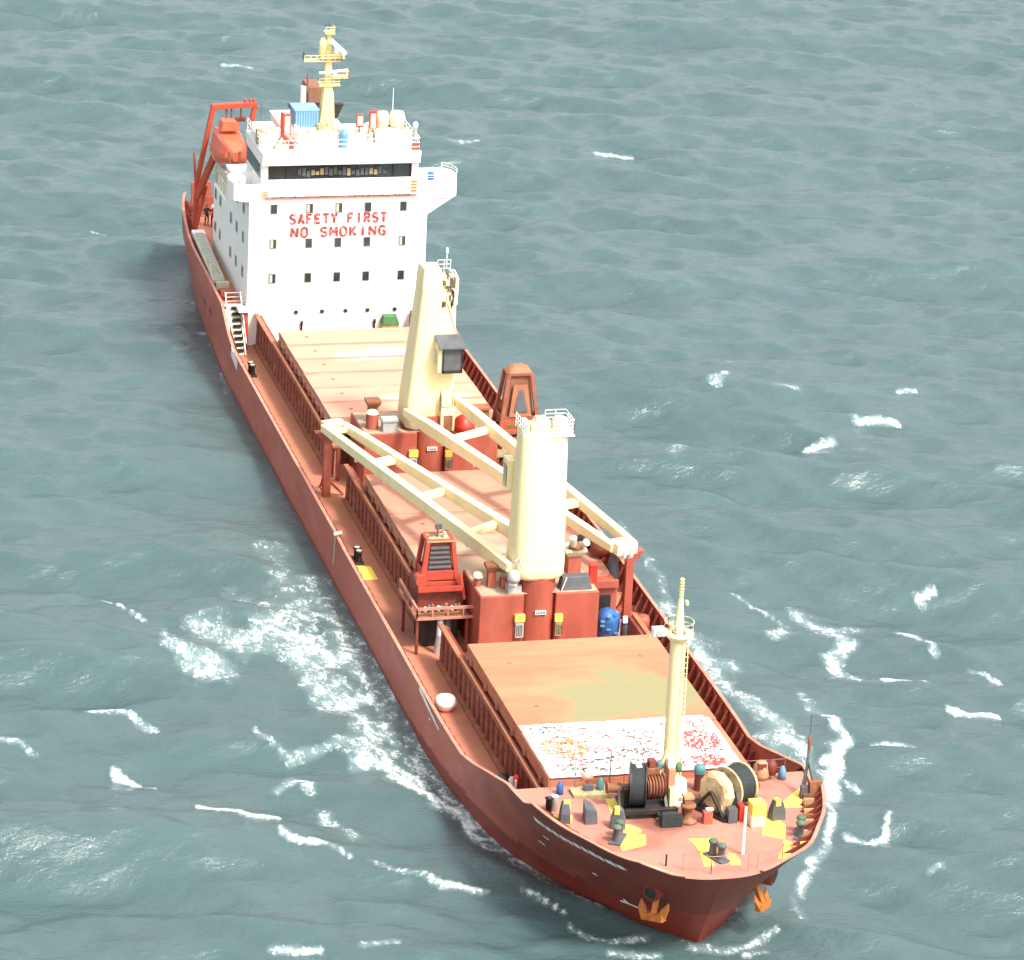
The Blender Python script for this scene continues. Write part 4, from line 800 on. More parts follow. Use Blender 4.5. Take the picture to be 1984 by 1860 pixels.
mb = MB(); mb.tube((4.65, 107, 17), (4.65, 107, 20.6), .035, .02, 6); mb.tube((4.65, 107, 16.8), (4.65, 107, 17.2), .08, .08, 8)
single('radio_antenna', mb, m_white, 'tall thin white whip antenna behind the roof domes', 'antenna')
mb = MB(); mb.tube((-5.2, 108, 16.8), (-5.2, 108, 19.3), .035, .02, 6); mb.bar((-5.5, 108, 19.0), (-4.9, 108, 19.0), .04)
single('radio_antenna', mb, m_dgrey, 'thin dark whip antenna at the lifeboat side of the roof', 'antenna')
for i in range(60):
    mb = MB(); x = rnd.uniform(-5.7, 5.6); y = rnd.uniform(104.6, 108); h = rnd.uniform(.15, .55); s = rnd.uniform(.06, .28)
    mb.box(x-s, x+s, y-s, y+s, 16.8 if abs(x) > 2.9 or x > 2.2 else 17.5, 17.4+h); ship.part('roof_fitting', mb, rnd.choice((m_white, m_white, m_beige, m_khaki)), bevel=.02)
mb = MB(); mb.box(3.45, 4.75, HF-.9, HF-.15, 2.95, 3.3, 0); mb.box(3.5, 4.7, HF-.85, HF-.2, 1.75, 2.95, 0); 
mb.hexa([(3.42, HF-.95, 3.3), (4.78, HF-.95, 3.3), (4.78, HF-.1, 3.3), (3.42, HF-.1, 3.3)], [(3.6, HF-.8, 3.95), (4.6, HF-.8, 3.95), (4.65, HF-.15, 4.0), (3.55, HF-.15, 4.0)], 1)
single('deck_crate', mb, [m_tan, m_green], 'tan crate under a green tarpaulin against the white front wall', 'crate', bevel=.05)
# ================================================================== LIFEBOAT, DAVIT, GANGWAY, LADDER
lb = Thing('lifeboat', 'orange enclosed lifeboat hanging in the red frame beside the bridge', 'lifeboat', (-5.6, 118.3, 10.8))
mb = MB(); ax = Vector((.0, 1, -.12)).normalized(); c0 = Vector((-5.6, 115.4, 13.0))
rings = []
for t, w_, h1, h0 in ((0, .35, .5, -.3), (.5, .95, .95, -.7), (1.4, 1.3, 1.3, -1.1), (3.2, 1.42, 1.65, -1.35), (5.0, 1.38, 1.9, -1.35), (5.9, 1.1, 1.85, -1.0), (6.3, .8, 1.5, -.5)):
    c = c0+ax*t
    w_ *= .9; h1 *= .9
    rings.append([c+Vector((w_*a, 0, h1*b if b > 0 else -h0*b)) for a, b in ((.45, -.95), (.85, -.55), (1, -.1), (.97, .2), (.78, .85), (.66, 1), (-.66, 1), (-.78, .85), (-.97, .2), (-1, -.1), (-.85, -.55), (-.45, -.95))])
mb.loft(rings, 0, False)
for k, f in enumerate(mb.f):
    if sum(mb.v[j][2] for j in f)/len(f) < 12.25: mb.m[k] = 1
bh = lb.part('hull', mb, [m_orange, m_beige])
mb = MB(); mb.loft([[(-5.6+sx*w_, y, z) for sx, z in ((-1, z0), (1, z0), (.75, z0+.7), (-.75, z0+.7))] for y, w_, z0 in ((118.2, .75, 14.4), (119.8, .72, 14.3))]); lb.part('cockpit', mb, m_orange, bevel=.1)
mb = MB()
for x in (-6.4, -5.6, -4.8): mb.box(x-.08, x+.08, 114.0, 114.3, 12.2, 13.9)
mb.box(-6.55, -4.65, 113.9, 114.05, 12.6, 12.8)
for x in (-6.3, -5.0): mb.bar((x, 114.4, 11.4), (x+.1, 118.5, 11.6), .16)
lb.part('gripe', mb, m_rust)
mb = MB(); mb.hexa([(-6.6, 113.6, 10.2), (-6.3, 113.6, 10.2), (-6.3, 119.5, 10.2), (-6.6, 119.5, 10.2)], [(-6.4, 113.6, 11.9), (-6.2, 113.6, 11.9), (-6.2, 119.5, 11.6), (-6.4, 119.5, 11.6)])
mb.hexa([(-4.9, 113.6, 10.2), (-4.6, 113.6, 10.2), (-4.6, 119.5, 10.2), (-4.9, 119.5, 10.2)], [(-5.0, 113.6, 11.9), (-4.8, 113.6, 11.9), (-4.8, 119.5, 11.6), (-5.0, 119.5, 11.6)])
for y in (114, 116, 118): mb.bar((-6.5, y, 10.9), (-4.8, y, 11.3), .2); 
single('boat_cradle', mb, m_beige, 'pale steel cradle under the orange lifeboat', 'cradle')
dv = Thing('boat_davit', 'tall red gantry frame standing over the orange lifeboat', 'davit', (-6, 122, 4.6))
mb = MB()
mb.bar((-7.6, 122.3, 4.6), (-7.45, 122, 9.6), .42, .5); mb.bar((-7.45, 122, 9.6), (-6.35, 121.8, 15.4), .36, .45); dv.part('leg', mb, m_davit, bevel=.04); mb = MB(); mb.bar((-3.6, 121.8, 12.6), (-3.05, 121.8, 15.4), .34, .45); mb.bar((-3.6, 121.8, 10.2), (-3.6, 121.8, 12.7), .34, .45)
dv.part('leg', mb, m_davit, bevel=.04)
mb = MB(); mb.bar((-6.5, 121.8, 15.4), (-2.9, 121.8, 15.55), .5, .42); 
for q in (-3.9, -3.5, -3.2): mb.box(q, q+.18, 121.6, 121.9, 15.7, 16.0)
dv.part('top_beam', mb, m_davit, bevel=.04)
mb = MB(); mb.bar((-5.6, 121.8, 14.25), (-3.8, 121.8, 14.35), .3, .3); 
for x in (-5.3, -4.9, -4.15): mb.bar((x, 121.8, 14.3), (x, 121.8, 15.3), .1, .1)
dv.part('spreader_bar', mb, m_dred)
mb = MB(); mb.bar((-7.6, 121.4, 8.2), (-6.4, 119.5, 12.6), .35, .5); mb.bar((-7.55, 122.4, 8.9), (-7.7, 122.4, 11.6), .16, .22); mb.bar((-7.6, 121.9, 5.2), (-6.95, 121.0, 9.2), .2, .25)
dv.part('brace', mb, m_davit, bevel=.03)
mb = MB(); mb.bar((-7.3, 122, 8.2), (-5.0, 121.8, 14.2), .05); dv.part('fall_wire', mb, m_pgreen)

gw = Thing('gangway', 'pale accommodation ladder stowed along the poop bulwark', 'gangway', (-8.1, 113, 5.0))
mb = MB(); a = Vector((-7.75, 119.4, 5.7)); b = Vector((-8.0, 108.8, 5.2))
mb.bar(a, b, .95, .35, 0); 
gw.part('frame', mb, m_pgreen, bevel=.04)
mb = MB()
for q in range(30): p = a+(b-a)*(q+.5)/30; mb.box(p.x-.36, p.x+.36, p.y-.05, p.y+.05, p.z+.17, p.z+.21)
gw.part('tread', mb, m_grey)
mb = MB(); mb.lathe((-7.55, 120.6, 4.9), [(0, 0), (.5, 0), (.52, .4), (.4, .75), (0, .85)], 14); mb.box(-8.2, -7.2, 119.2, 120.2, 5.3, 5.9); gw.part('end_platform', mb, m_white, bevel=.06)
mb = MB(); mb.bar((-8.5, 108.6, 4.9), (-8.3, 111, 5.9), .12); mb.bar((-7.5, 108.6, 4.9), (-7.8, 110.6, 5.8), .12); mb.bar((-7.8, 108.4, 4.7), (-7.2, 112, 4.9), .15); mb.box(-8.3, -7.3, 108.2, 108.6, 4.7, 5.3); gw.part('turntable', mb, m_beige)
mb = MB(); mb.box(-8.35, -7.4, 106.0, 106.7, 4.65, 5.35); single('deck_locker', mb, m_red, 'square red locker on the poop deck ahead of the gangway', 'locker', bevel=.04)
ld = Thing('inclined_ladder', 'pale inclined ladder with black treads leading down from the poop', 'ladder', (-7.9, 103, 1.8))
mb = MB(); mb.hexa([(-8.35, 101.2, 1.8), (-7.35, 101.2, 1.8), (-7.35, 101.35, 1.8), (-8.35, 101.35, 1.8)], [(-8.35, 104.0, 4.9), (-7.35, 104.0, 4.9), (-7.35, 104.15, 4.9), (-8.35, 104.15, 4.9)])
ld.part('back_panel', mb, m_pgreen)
for q in range(8):
    mb = MB(); t = (q+.7)/8.4; mb.box(-7.95, -7.35, 101.1+2.8*t-.12, 101.2+2.8*t, 1.8+3.1*t, 1.93+3.1*t+.04); ld.part('tread', mb, m_blk)
mb = MB()
for x in (-8.4, -7.25): mb.bar((x, 101.1, 1.8), (x, 104.0, 4.9), .07, .14, 0); mb.bar((x, 101.0, 2.8), (x, 103.9, 5.9), .05, .05, 0)
ld.part('handrail', mb, m_white)
mb = MB(); mb.box(-7.2, -6.85, 102.6, 103.4, 1.8, 4.7, 0); mb.box(-7.2, -6.85, 102.55, 102.6, 2.9, 3.9, 1); mb.box(-7.6, -6.8, 102.4, 103.4, 4.72, 4.95, 2)
ship.part('ladder_casing', mb, [m_red, m_sred, m_white], bevel=.03)

# persons at the break of the aft deck
def person(name, label, loc, rz, top, legs, lean=0):
    t = Thing(name, label, 'person', loc, rz, wc=False)
    J = {'pel': (0, 0, .95), 'sp': (0, .0, 1.18), 'ch': (0, .02, 1.38), 'nk': (0, .02, 1.52), 'hd': (0, .0, 1.62), 'tp': (0, -.01, 1.74),
         'hl': (.10, 0, .90), 'kl': (.11, -.03, .50), 'al': (.12, .02, .09), 'tl': (.13, -.14, .04), 'hr': (-.10, 0, .90), 'kr': (-.12, .03, .50), 'ar': (-.13, .06, .09), 'tr': (-.14, -.10, .04),
         'sl': (.20, .02, 1.42), 'el': (.27, .02, 1.14), 'wl': (.24, -.16, .96), 'fl': (.22, -.24, .93), 'sr': (-.20, .02, 1.42), 'er': (-.27, .05, 1.14), 'wr': (-.27, -.10, .92), 'fr': (-.27, -.17, .87)}
    rad = {'pel': .14, 'sp': .125, 'ch': .15, 'nk': .06, 'hd': .095, 'tp': .07, 'hl': .10, 'kl': .068, 'al': .05, 'tl': .042, 'hr': .10, 'kr': .068, 'ar': .05, 'tr': .042, 'sl': .07, 'el': .05, 'wl': .036, 'fl': .03, 'sr': .07, 'er': .05, 'wr': .036, 'fr': .03}
    E = [('pel', 'sp'), ('sp', 'ch'), ('ch', 'nk'), ('nk', 'hd'), ('hd', 'tp'), ('pel', 'hl'), ('hl', 'kl'), ('kl', 'al'), ('al', 'tl'), ('pel', 'hr'), ('hr', 'kr'), ('kr', 'ar'), ('ar', 'tr'),
         ('ch', 'sl'), ('sl', 'el'), ('el', 'wl'), ('wl', 'fl'), ('ch', 'sr'), ('sr', 'er'), ('er', 'wr'), ('wr', 'fr')]
    ks = list(J); me = bpy.data.meshes.new('body'); me.from_pydata([J[k] for k in ks], [(ks.index(a), ks.index(b)) for a, b in E], [])
    o = bpy.data.objects.new('tmp', me); C.objects.link(o)
    o.modifiers.new('s', 'SKIN'); 
    for i, k in enumerate(ks): me.skin_vertices[0].data[i].radius = (rad[k], rad[k])
    me.skin_vertices[0].data[0].use_root = True
    ss = o.modifiers.new('u', 'SUBSURF'); ss.levels = 2; ss.render_levels = 2
    dg = bpy.context.evaluated_depsgraph_get(); m2 = bpy.data.meshes.new_from_object(o.evaluated_get(dg)); bpy.data.objects.remove(o)
    for m in (top, legs, m_skin, m_blk): m2.materials.append(m)
    for p in m2.polygons:
        c = p.center; p.use_smooth = True
        p.material_index = 2 if (c.z > 1.5 or (abs(c.x) > .19 and c.z < .97 and c.z > .8 and c.y < -.1)) else (0 if c.z > .93 else (3 if c.z < .1 else 1))
    b = bpy.data.objects.new('body', m2); C.objects.link(b); b.parent = t.o
    mb = MB(); mb.lathe((0, -.01, 1.63), [(.125, 0), (.13, .05), (.11, .13), (.06, .18), (0, .19)], 14); mb.box(-.07, .07, -.19, -.09, 1.66, 1.68); t.part('helmet', mb, m_white if 'red' in label else m_dgrey)
    mb = MB(); 
    for s in (-1, 1): mb.lathe((s*.035, -.093, 1.62), [(0, -.012), (.013, -.006), (.013, .006), (0, .012)], 6)
    t.part('eyes', mb, m_blk)
    # hands: palm, four fingers and a thumb
    for s, (wx, wy, wz) in ((1, (.22, -.24, .93)), (-1, (-.27, -.17, .87))):
        mb = MB(); p = Vector((wx, wy, wz)); mb.box(p.x-.018, p.x+.018, p.y-.05, p.y+.01, p.z-.045, p.z+.03)
        for k in range(4): q = p+Vector((0, -.05, .022-.019*k)); mb.tube(q, q+Vector((-s*.012, -.035, -.01)), .009, .008, 6); mb.tube(q+Vector((-s*.012, -.035, -.01)), q+Vector((-s*.03, -.055+.004*k, -.03)), .008, .006, 6)
        mb.tube(p+Vector((-s*.012, -.01, .028)), p+Vector((-s*.035, -.05, .035)), .010, .008, 6); t.part('hand', mb, m_skin)
    return t
person('person', 'crew member in dark overalls standing on the aft deck beside the davit leg', (-6.05, 125.4, 4.62), R(20), m_dcloth, m_dcloth)
person('person', 'crew member in a red jacket standing behind the dark dressed one on the aft deck', (-5.62, 125.0, 4.62), R(-30), m_rcloth, m_dcloth)

# ================================================================== VENT TOWERS BESIDE THE CRANES
vt = Thing('ventilation_tower', 'bright red tapered louvred tower on the near side platform below the forward crane', 'ventilator', (-5.5, 46.0, 4.5), group='tapered red vent towers')
def tower(t, cx, cy, z0, z1, w0, w1, d0, d1, mf, grimy):
    mb = MB()
    B = [(cx-w0, cy-d0, z0), (cx+w0, cy-d0, z0), (cx+w0, cy+d0, z0), (cx-w0, cy+d0, z0)]; T = [(cx-w1, cy-d1, z1), (cx+w1, cy-d1, z1), (cx+w1, cy+d1, z1), (cx-w1, cy+d1, z1)]
    for b_, t_ in zip(B, T): mb.bar(b_, t_, .26, .26, 0)
    for k in range(4): mb.bar(B[k], B[(k+1) % 4], .2, .3, 0); mb.bar(T[k], T[(k+1) % 4], .2, .2, 0)
    L = lambda k, z: Vector(B[k])+(Vector(T[k])-Vector(B[k]))*((z-z0)/(z1-z0))
    for k in range(4):
        a, b = L(k, z0+.9*(z1-z0)*.22), L((k+1) % 4, z0+.9*(z1-z0)*.22); mb.bar(a, b, .12, .6, 0)
    fr = t.part('frame', mb, mf, bevel=.02)
    mb = MB(); k = .82; mb.hexa([(cx+(x-cx)*k, cy+(y-cy)*k, z0+.1) for x, y, z in B], [(cx+(x-cx)*k, cy+(y-cy)*k, z1-.1) for x, y, z in T]); t.part('core', mb, m_dred if grimy else m_rust)
    return B, T, L
B, T, L = tower(vt, -5.55, 46.0, 5.75, 8.45, 1.08, .78, .9, .65, m_tower, True)
mb = MB()
for q in range(6):
    z = 6.5+q*.3; a = L(0, z); b = L(1, z); mb.hexa([(a.x+.25, a.y-.02, z-.08), (b.x-.25, b.y-.02, z-.08), (b.x-.25, b.y+.2, z+.02), (a.x+.25, a.y+.2, z+.02)], [(a.x+.25, a.y-.02, z), (b.x-.25, b.y-.02, z), (b.x-.25, b.y+.2, z+.1), (a.x+.25, a.y+.2, z+.1)])
vt.part('louvre', mb, m_dgrey)
mb = MB(); mb.box(-6.4, -4.7, 45.2, 46.8, 8.42, 8.5, 0); mb.tube((-5.6, 46, 8.5), (-5.6, 46, 9.2), .06, .06, 8, 1); mb.box(-5.75, -5.35, 45.9, 46.1, 9.0, 9.3, 1); mb.bar((-6.4, 46, 8.5), (-4.9, 46, 8.9), .05, .05, 1); mb.tube((-5.2, 45.8, 8.5), (-5.2, 45.8, 8.85), .12, .12, 8, 2)
vt.part('top_fitting', mb, [m_khaki, m_dgrey, m_beige])
mb = MB(); mb.bar((-6.85, 44.9, 6.0), (-6.35, 45.3, 8.4), .08); mb.bar((-7.0, 44.6, 5.6), (-4.2, 44.5, 5.65), .2, .3); mb.bar((-4.4, 44.6, 6.6), (-4.1, 44.5, 4.9), .16); mb.tube((-6.75, 44.7, 6.1), (-6.75, 45.5, 6.1), .38, .38, 14)
vt.part('side_strut', mb, m_tower)
pt = Thing('work_platform', 'dark red railed platform over the near side deck below the forward crane', 'platform', (-5.4, 45, 1.76))
mb = MB(); mb.box(-7.25, -3.95, 43.6, 47.6, 4.05, 4.2, 0); mb.box(-6.9, -4.1, 44.9, 47.4, 4.2, 5.7, 1); pt.part('floor', mb, [m_rust, m_dred])
mb = MB(); 
for a, b in (((-7.25, 43.6), (-3.4, 43.6)), ((-7.25, 43.6), (-7.25, 48.5))):
    for z in (4.1, 4.75): mb.bar((*a, z), (*b, z), .12, .16)
    for q in range(5): x = a[0]+(b[0]-a[0])*q/4; y = a[1]+(b[1]-a[1])*q/4; mb.bar((x, y, 4.1), (x, y, 4.8), .08)
pt.part('handrail', mb, mat('pinkish_red_rail', (.50, .2, .15), .6, .2, 2))
for x, y in ((-7.2, 43.7), (-4.1, 43.7), (-7.2, 47.4)): mb = MB(); mb.bar((x, y, 1.76), (x, y, 4.05), .16); pt.part('leg', mb, m_dred)
for q in range(9):
    mb = MB(); x = -6.6+q*.28; mb.lathe((x, 44.3+.2*(q % 3), 4.2), [(0, 0), (.12, 0), (.14, .3+.1*(q % 2)), (0, .45)], 8); pt.part('valve', mb, (m_beige, m_dgrey, m_rust)[q % 3])
mb = MB(); mb.path([(-5.9, 43.8, 1.8), (-5.8, 43.6, 2.9), (-5.7, 43.9, 3.9)], .2, 8, 0); mb.path([(-5.2, 44.2, 1.8), (-5.2, 44.2, 4.0)], .25, 8, 1); mb.box(-6.6, -4.4, 44.8, 47, 1.76, 3.7, 2)
pt.part('pipework', mb, [m_grey, m_dgrey, m_blk])
pv = Thing('ventilation_tower', 'weathered brown red tapered tower with a grey window at the far rail', 'ventilator', (6.3, 72.8, 4.6), group='tapered red vent towers')
B, T, L = tower(pv, 6.25, 72.9, 5.6, 9.6, 1.35, .8, 1.0, .6, m_rust2 if 'm_rust2' in globals() else m_red, False)
mb = MB(); a, b, c, d = L(0, 6.7), L(1, 6.7), L(1, 8.9), L(0, 8.9); i = Vector((.42, -.16, 0)); j = Vector((-.42, -.16, 0)); mb.hexa([a+i, b+j, b+j+Vector((0, .1, 0)), a+i+Vector((0, .1, 0))], [d+i, c+j, c+j+Vector((0, .1, 0)), d+i+Vector((0, .1, 0))]); pv.part('window', mb, m_coam)
mb = MB(); i2 = Vector((.75, -.2, .35)); j2 = Vector((-.7, -.2, .35)); k2 = Vector((0, 0, -.7)); mb.hexa([a+i2, b+j2, b+j2+Vector((0, .1, 0)), a+i2+Vector((0, .1, 0))], [d+i2+k2, c+j2+k2, c+j2+k2+Vector((0, .1, 0)), d+i2+k2+Vector((0, .1, 0))]); pv.part('window_opening', mb, m_dgrey)
mb = MB(); mb.loft([chamf(5.4, 7.1, 72.25, 73.55, 9.6, .2), chamf(5.55, 6.95, 72.4, 73.4, 9.95, .3), chamf(5.9, 6.6, 72.6, 73.2, 10.1, .2)], 0, True); pv.part('hood', mb, m_tanrust if 'm_tanrust' in globals() else m_coam)
mb = MB(); mb.box(5.0, 7.5, 71.83, 71.9, 5.7, 6.35, 0); mb.box(5.4, 7.0, 71.8, 71.83, 5.95, 6.15, 1); pv.part('name_panel', mb, [m_davit, m_green])
mb = MB(); mb.box(4.6, 7.7, 71.6, 73.9, 3.9, 4.5, 0)
for x in (4.8, 6.2, 7.5): mb.bar((x, 71.8, 1.76), (x, 71.8, 5.6), .22, .22, 1)
for q in range(6): mb.lathe((4.9+q*.5, 71.75, 4.5), [(0, 0), (.18, 0), (.2, .6), (0, .8)], 8, 1)
pv.part('base_frame', mb, [m_khaki, m_rust])
mb = MB(); mb.lathe((5.6, 70.6, 1.76), [(0, 0), (1.0, 0), (1.05, 1.6), (.8, 2.2), (0, 2.3)], 18, 0); mb.lathe((6.6, 70.8, 1.76), [(0, 0), (.6, 0), (.62, 1.8), (0, 2.0)], 14, 1)
single('tank_group', mb, [m_dred, m_dgrey], 'dark red tank beneath the far brown tower', 'tank')

# ================================================================== FITTINGS ON THE DECKHOUSES AND DECK
def mushroom(name, label, x, y, z, h, r, mats, cat='ventilator', group=None, square=False):
    t = Thing(name, label, cat, (x, y, z), group=group, wc=False)
    mb = MB()
    if square: mb.box(-r*.6, r*.6, -r*.6, r*.6, 0, h*.7)
    else: mb.tube((0, 0, 0), (0, 0, h*.7), r*.6, r*.6, 14)
    t.part('trunk', mb, mats[0], bevel=.02)
    mb = MB()
    if square: mb.hexa([(-r*.7, -r*.7, h*.7), (r*.7, -r*.7, h*.7), (r*.7, r*.7, h*.7), (-r*.7, r*.7, h*.7)], [(-r, -r, h*.9), (r, -r, h*.9), (r, r, h*.9), (-r, r, h*.9)]); mb.box(-r, r, -r, r, h*.9, h)
    else: mb.lathe((0, 0, h*.65), [(r, 0), (r, h*.12), (r*.7, h*.3), (0, h*.35)], 16)
    t.part('cowl', mb, mats[1], bevel=.02); return t
mushroom('deck_ventilator', 'dark square cowl ventilator on the forward deckhouse beside the red tower', -2.7, 43.6, 6.03, 1.5, .42, (m_red, m_rust), square=True)
mushroom('deck_ventilator', 'low square brown ventilator on the forward deckhouse nearest the crane', -1.95, 43.3, 6.03, 1.1, .42, (m_red, m_khaki), square=True)
mushroom('deck_ventilator', 'small round pale ventilator on the corner of the forward deckhouse', -3.5, 43.8, 6.03, .9, .35, (m_red, m_beige))
mushroom('deck_ventilator', 'red trunk with a pale flat hood behind the grey box on the forward deckhouse', 2.9, 45.3, 6.03, 1.7, .7, (m_red, m_beige), square=True)
mushroom('deck_ventilator', 'brown flared ventilator on the aft deckhouse left of the crane', -3.6, 73.9, 6.03, 1.6, .5, (m_rust, m_rust), square=True)
mb = MB(); mb.tube((-3.9, 72.6, 6.03), (-3.9, 72.6, 7.1), .42, .42, 18, 0); mb.lathe((-3.9, 72.6, 7.1), [(.42, 0), (.3, .2), (0, .28)], 18, 1)
single('oil_drum', mb, [m_red, m_cream], 'red drum with a cream lid on the aft deckhouse corner', 'drum')
mb = MB(); mb.box(-3.35, -2.35, 71.6, 72.3, 6.03, 6.75, 0); mb.box(-3.42, -2.28, 71.53, 72.37, 6.75, 6.95, 0); single('deck_box', mb, m_grey, 'grey lidded box at the front edge of the aft deckhouse roof', 'box', bevel=.03)
mb = MB(); mb.tube((-1.75, 72.6, 6.6), (-1.35, 72.6, 6.6), .58, .58, 16, 0); mb.tube((-1.3, 72.5, 6.6), (-.6, 72.3, 6.6), .6, .5, 16, 1); mb.tube((-.9, 72.0, 6.6), (-.88, 71.85, 6.6), .14, .14, 10, 2); mb.box(-1.9, -.5, 72.2, 73, 6.03, 6.2, 3)
single('electric_motor', mb, [m_dgrey, m_beige, m_blk, m_dred], 'pale round electric motor on the aft deckhouse at the crane foot', 'motor')
mb = MB(); mb.lathe((2.3, 71.9, 6.03), [(0, 0), (.85, 0), (.75, .35), (.5, .75), (.2, .95), (0, .97)], 16); single('red_tarpaulin', mb, m_sred, 'bright red tarpaulin heap on the aft deckhouse inside the crane jib', 'tarpaulin')
mb = MB(); mb.box(3.3, 4.4, 73.2, 74.0, 6.03, 6.8, 0); mb.box(3.2, 4.5, 73.1, 74.1, 6.8, 6.95, 1)
single('deck_chest', mb, [m_rust, m_coam], 'brown lidded chest on the aft deckhouse under the far tower', 'chest')
for (x0, x1, y0, y1, lab) in ((3.6, 4.6, 72.0, 72.3, 'tan plank on the aft deckhouse nearer the brown chest'), (3.8, 4.6, 71.5, 71.75, 'tan plank at the front edge of the aft deckhouse roof by the far rail')): mb = MB(); mb.box(x0, x1, y0, y1, 6.05, 6.3); single('plank', mb, m_tan, lab, 'plank', 'planks on the aft deckhouse')
mb = MB(); mb.hexa([(1.35, 42.3, 6.04), (3.35, 42.3, 6.04), (3.35, 43.1, 6.04), (1.35, 43.1, 6.04)], [(1.5, 42.45, 6.85), (3.2, 42.45, 6.85), (3.2, 43.1, 6.85), (1.5, 43.1, 6.85)]); mb.bar((1.4, 42.25, 6.05), (1.7, 42.3, 6.9), .06, .06, 1)
single('skylight_hatch', mb, [m_dgrey, m_white], 'dark grey sloping skylight on the forward deckhouse right of the crane', 'skylight', bevel=.04)
mb = MB(); mb.box(3.45, 3.9, 43.2, 43.7, 6.03, 7.15, 0); mb.box(3.4, 3.95, 43.15, 43.75, 7.15, 7.25, 0); single('fire_box', mb, m_sred, 'bright red upright box on the forward deckhouse right corner', 'box', bevel=.02)
mb = MB(); mb.lathe((2.9, 44.9, 7.75), [(0, 0), (.45, 0), (.4, .3), (0, .35)], 12, 0); mb.tube((2.7, 44.7, 8.0), (2.6, 44.5, 8.6), .2, .25, 10, 1); mb.tube((3.3, 44.7, 8.0), (3.45, 44.4, 8.3), .2, .25, 10, 1)
single('horn_cluster', mb, [m_rust, m_beige], 'pale horn shaped fittings on top of the hooded trunk', 'horn')
mb = MB(); mb.box(-1.95, -1.1, 42.3, 43.2, 6.03, 6.5, 0); mb.lathe((-1.6, 42.5, 6.5), [(0, 0), (.3, 0), (.25, .35), (0, .4)], 10, 1); single('hydraulic_pump', mb, [m_grey, m_white], 'grey hydraulic unit at the foot of the forward crane', 'pump', bevel=.03)
# far side, by the jib rest
mb = MB(); mb.loft([[(5.0+r*(1+.12*math.sin(3*t+z))*math.cos(t), 44.2+r*(1+.1*math.cos(2*t+2*z))*math.sin(t), 1.76+z) for t in [k*math.pi/8 for k in range(16)]] for r, z in ((.7, 0), (.75, .8), (.75, 1.4), (.7, 1.7), (.5, 2.0), (.2, 2.15))], 0, True)
for q in range(7): a = q*.9; mb.box(5.0+.6*math.cos(a)-.12, 5.0+.6*math.cos(a)+.15, 43.35, 43.5, 2.2+.28*q, 2.3+.28*q, 1)
single('blue_drum', mb, [m_blue, m_sblue], 'blue wrapped drum between the forward deckhouse and the far jib rest', 'drum')
mb = MB(); mb.lathe((6.05, 43.8, 1.76), [(0, 0), (.3, 0), (.3, 1.2), (.2, 1.6), (0, 1.65)], 12, 0); mb.box(5.8, 6.3, 43.4, 43.6, 3.2, 3.6, 1); single('valve_stand', mb, [m_dgrey, m_white], 'small dark valve stand with a white head beside the blue drum', 'valve')
mb = MB(); mb.box(4.0, 6.0, 45.8, 48.0, 1.76, 4.9, 0); mb.box(4.5, 5.6, 45.7, 45.82, 2.2, 4.2, 1); mb.box(4.0, 6.0, 45.5, 45.8, 4.7, 5.2, 0); single('store_room', mb, [m_red, m_blk], 'red store house with a dark doorway behind the blue drum', 'shed', bevel=.03)
mb = MB(); mb.lathe((6.35, 48.2, 3.9), [(0, 0), (.38, 0), (.42, 1.0), (.3, 1.6), (.1, 2.2), (0, 2.25)], 14, 0); mb.lathe((6.1, 49.6, 5.4), [(0, 0), (.9, .1), (.8, .7), (.3, 1.0), (0, 1.0)], 12, 1); mb.lathe((5.3, 51.2, 5.3), [(0, 0), (.7, .1), (.6, .6), (0, .8)], 12, 2)
single('hook_block', mb, [m_dgrey, m_dred, m_blk], 'dark crane hook block lashed beneath the aft jib head', 'hook block')
mb = MB(); mb.lathe((7.55, 45.2, 1.76), [(0, 0), (.5, 0), (.5, .9), (.42, 1.1), (0, 1.12)], 14); single('deck_bin', mb, m_red, 'low red round bin at the foot of the far jib rest', 'bin')

def bitts(label, loc, rz, mats=(m_blk, m_grey), h=.85, r=.2, sep=.62, group='bitts along the rails'):
    t = Thing('mooring_bitts', label, 'bollard', loc, rz, group, wc=False)
    mb = MB(); mb.box(-sep/2-.4, sep/2+.4, -.32, .32, 0, .1); t.part('base_plate', mb, mats[0], bevel=.02)
    for s in (-1, 1):
        mb = MB(); mb.lathe((s*sep/2, 0, .1), [(r*1.1, 0), (r*.95, .1), (r*.95, h*.7), (r*1.25, h*.74), (r*1.25, h*.84), (r, h*.9), (0, h*.9)], 18); p = t.part('post', mb, mats[0])
        mb = MB(); mb.lathe((s*sep/2, 0, .1+h*.9), [(r*.95, 0), (r*.8, .02), (0, .025)], 16); t.part('post_cap', mb, mats[1], p)
    return t
main = [((-7.6, 96.9, 1.76), 'black bitts on the near side deck just ahead of the ladder'), ((-7.55, 59.3, 1.76), 'bitts by the notch in the near side bulwark'), ((7.85, 96.2, 1.76), 'bitts on the far side deck behind the aft crane cab'),
        ((7.7, 38.6, 1.76), 'bitts with a white lead beside the far bulwark abreast of the forward hatch')]
b0 = bitts(main[0][1], main[0][0], R(90))
for loc, lab in main[1:]: dup(b0.o, loc, R(90), lab)
fwd = [((.25, 5.95, 5.61), R(115), 'dark bitts with green tops on the yellow patch at the very bow'), ((-4.3, 8.9, 5.61), R(60), 'grey bitts on the yellow patch ahead of the rope winch'), ((5.5, 8.0, 5.61), R(70), 'green capped bitts by the far bow bulwark')]
bF = bitts(fwd[0][2], fwd[0][0], fwd[0][1], (m_dgrey, m_green), .95, .21, .66, 'bitts on the forecastle')
for loc, rz, lab in fwd[1:]: dup(bF.o, loc, rz, lab)
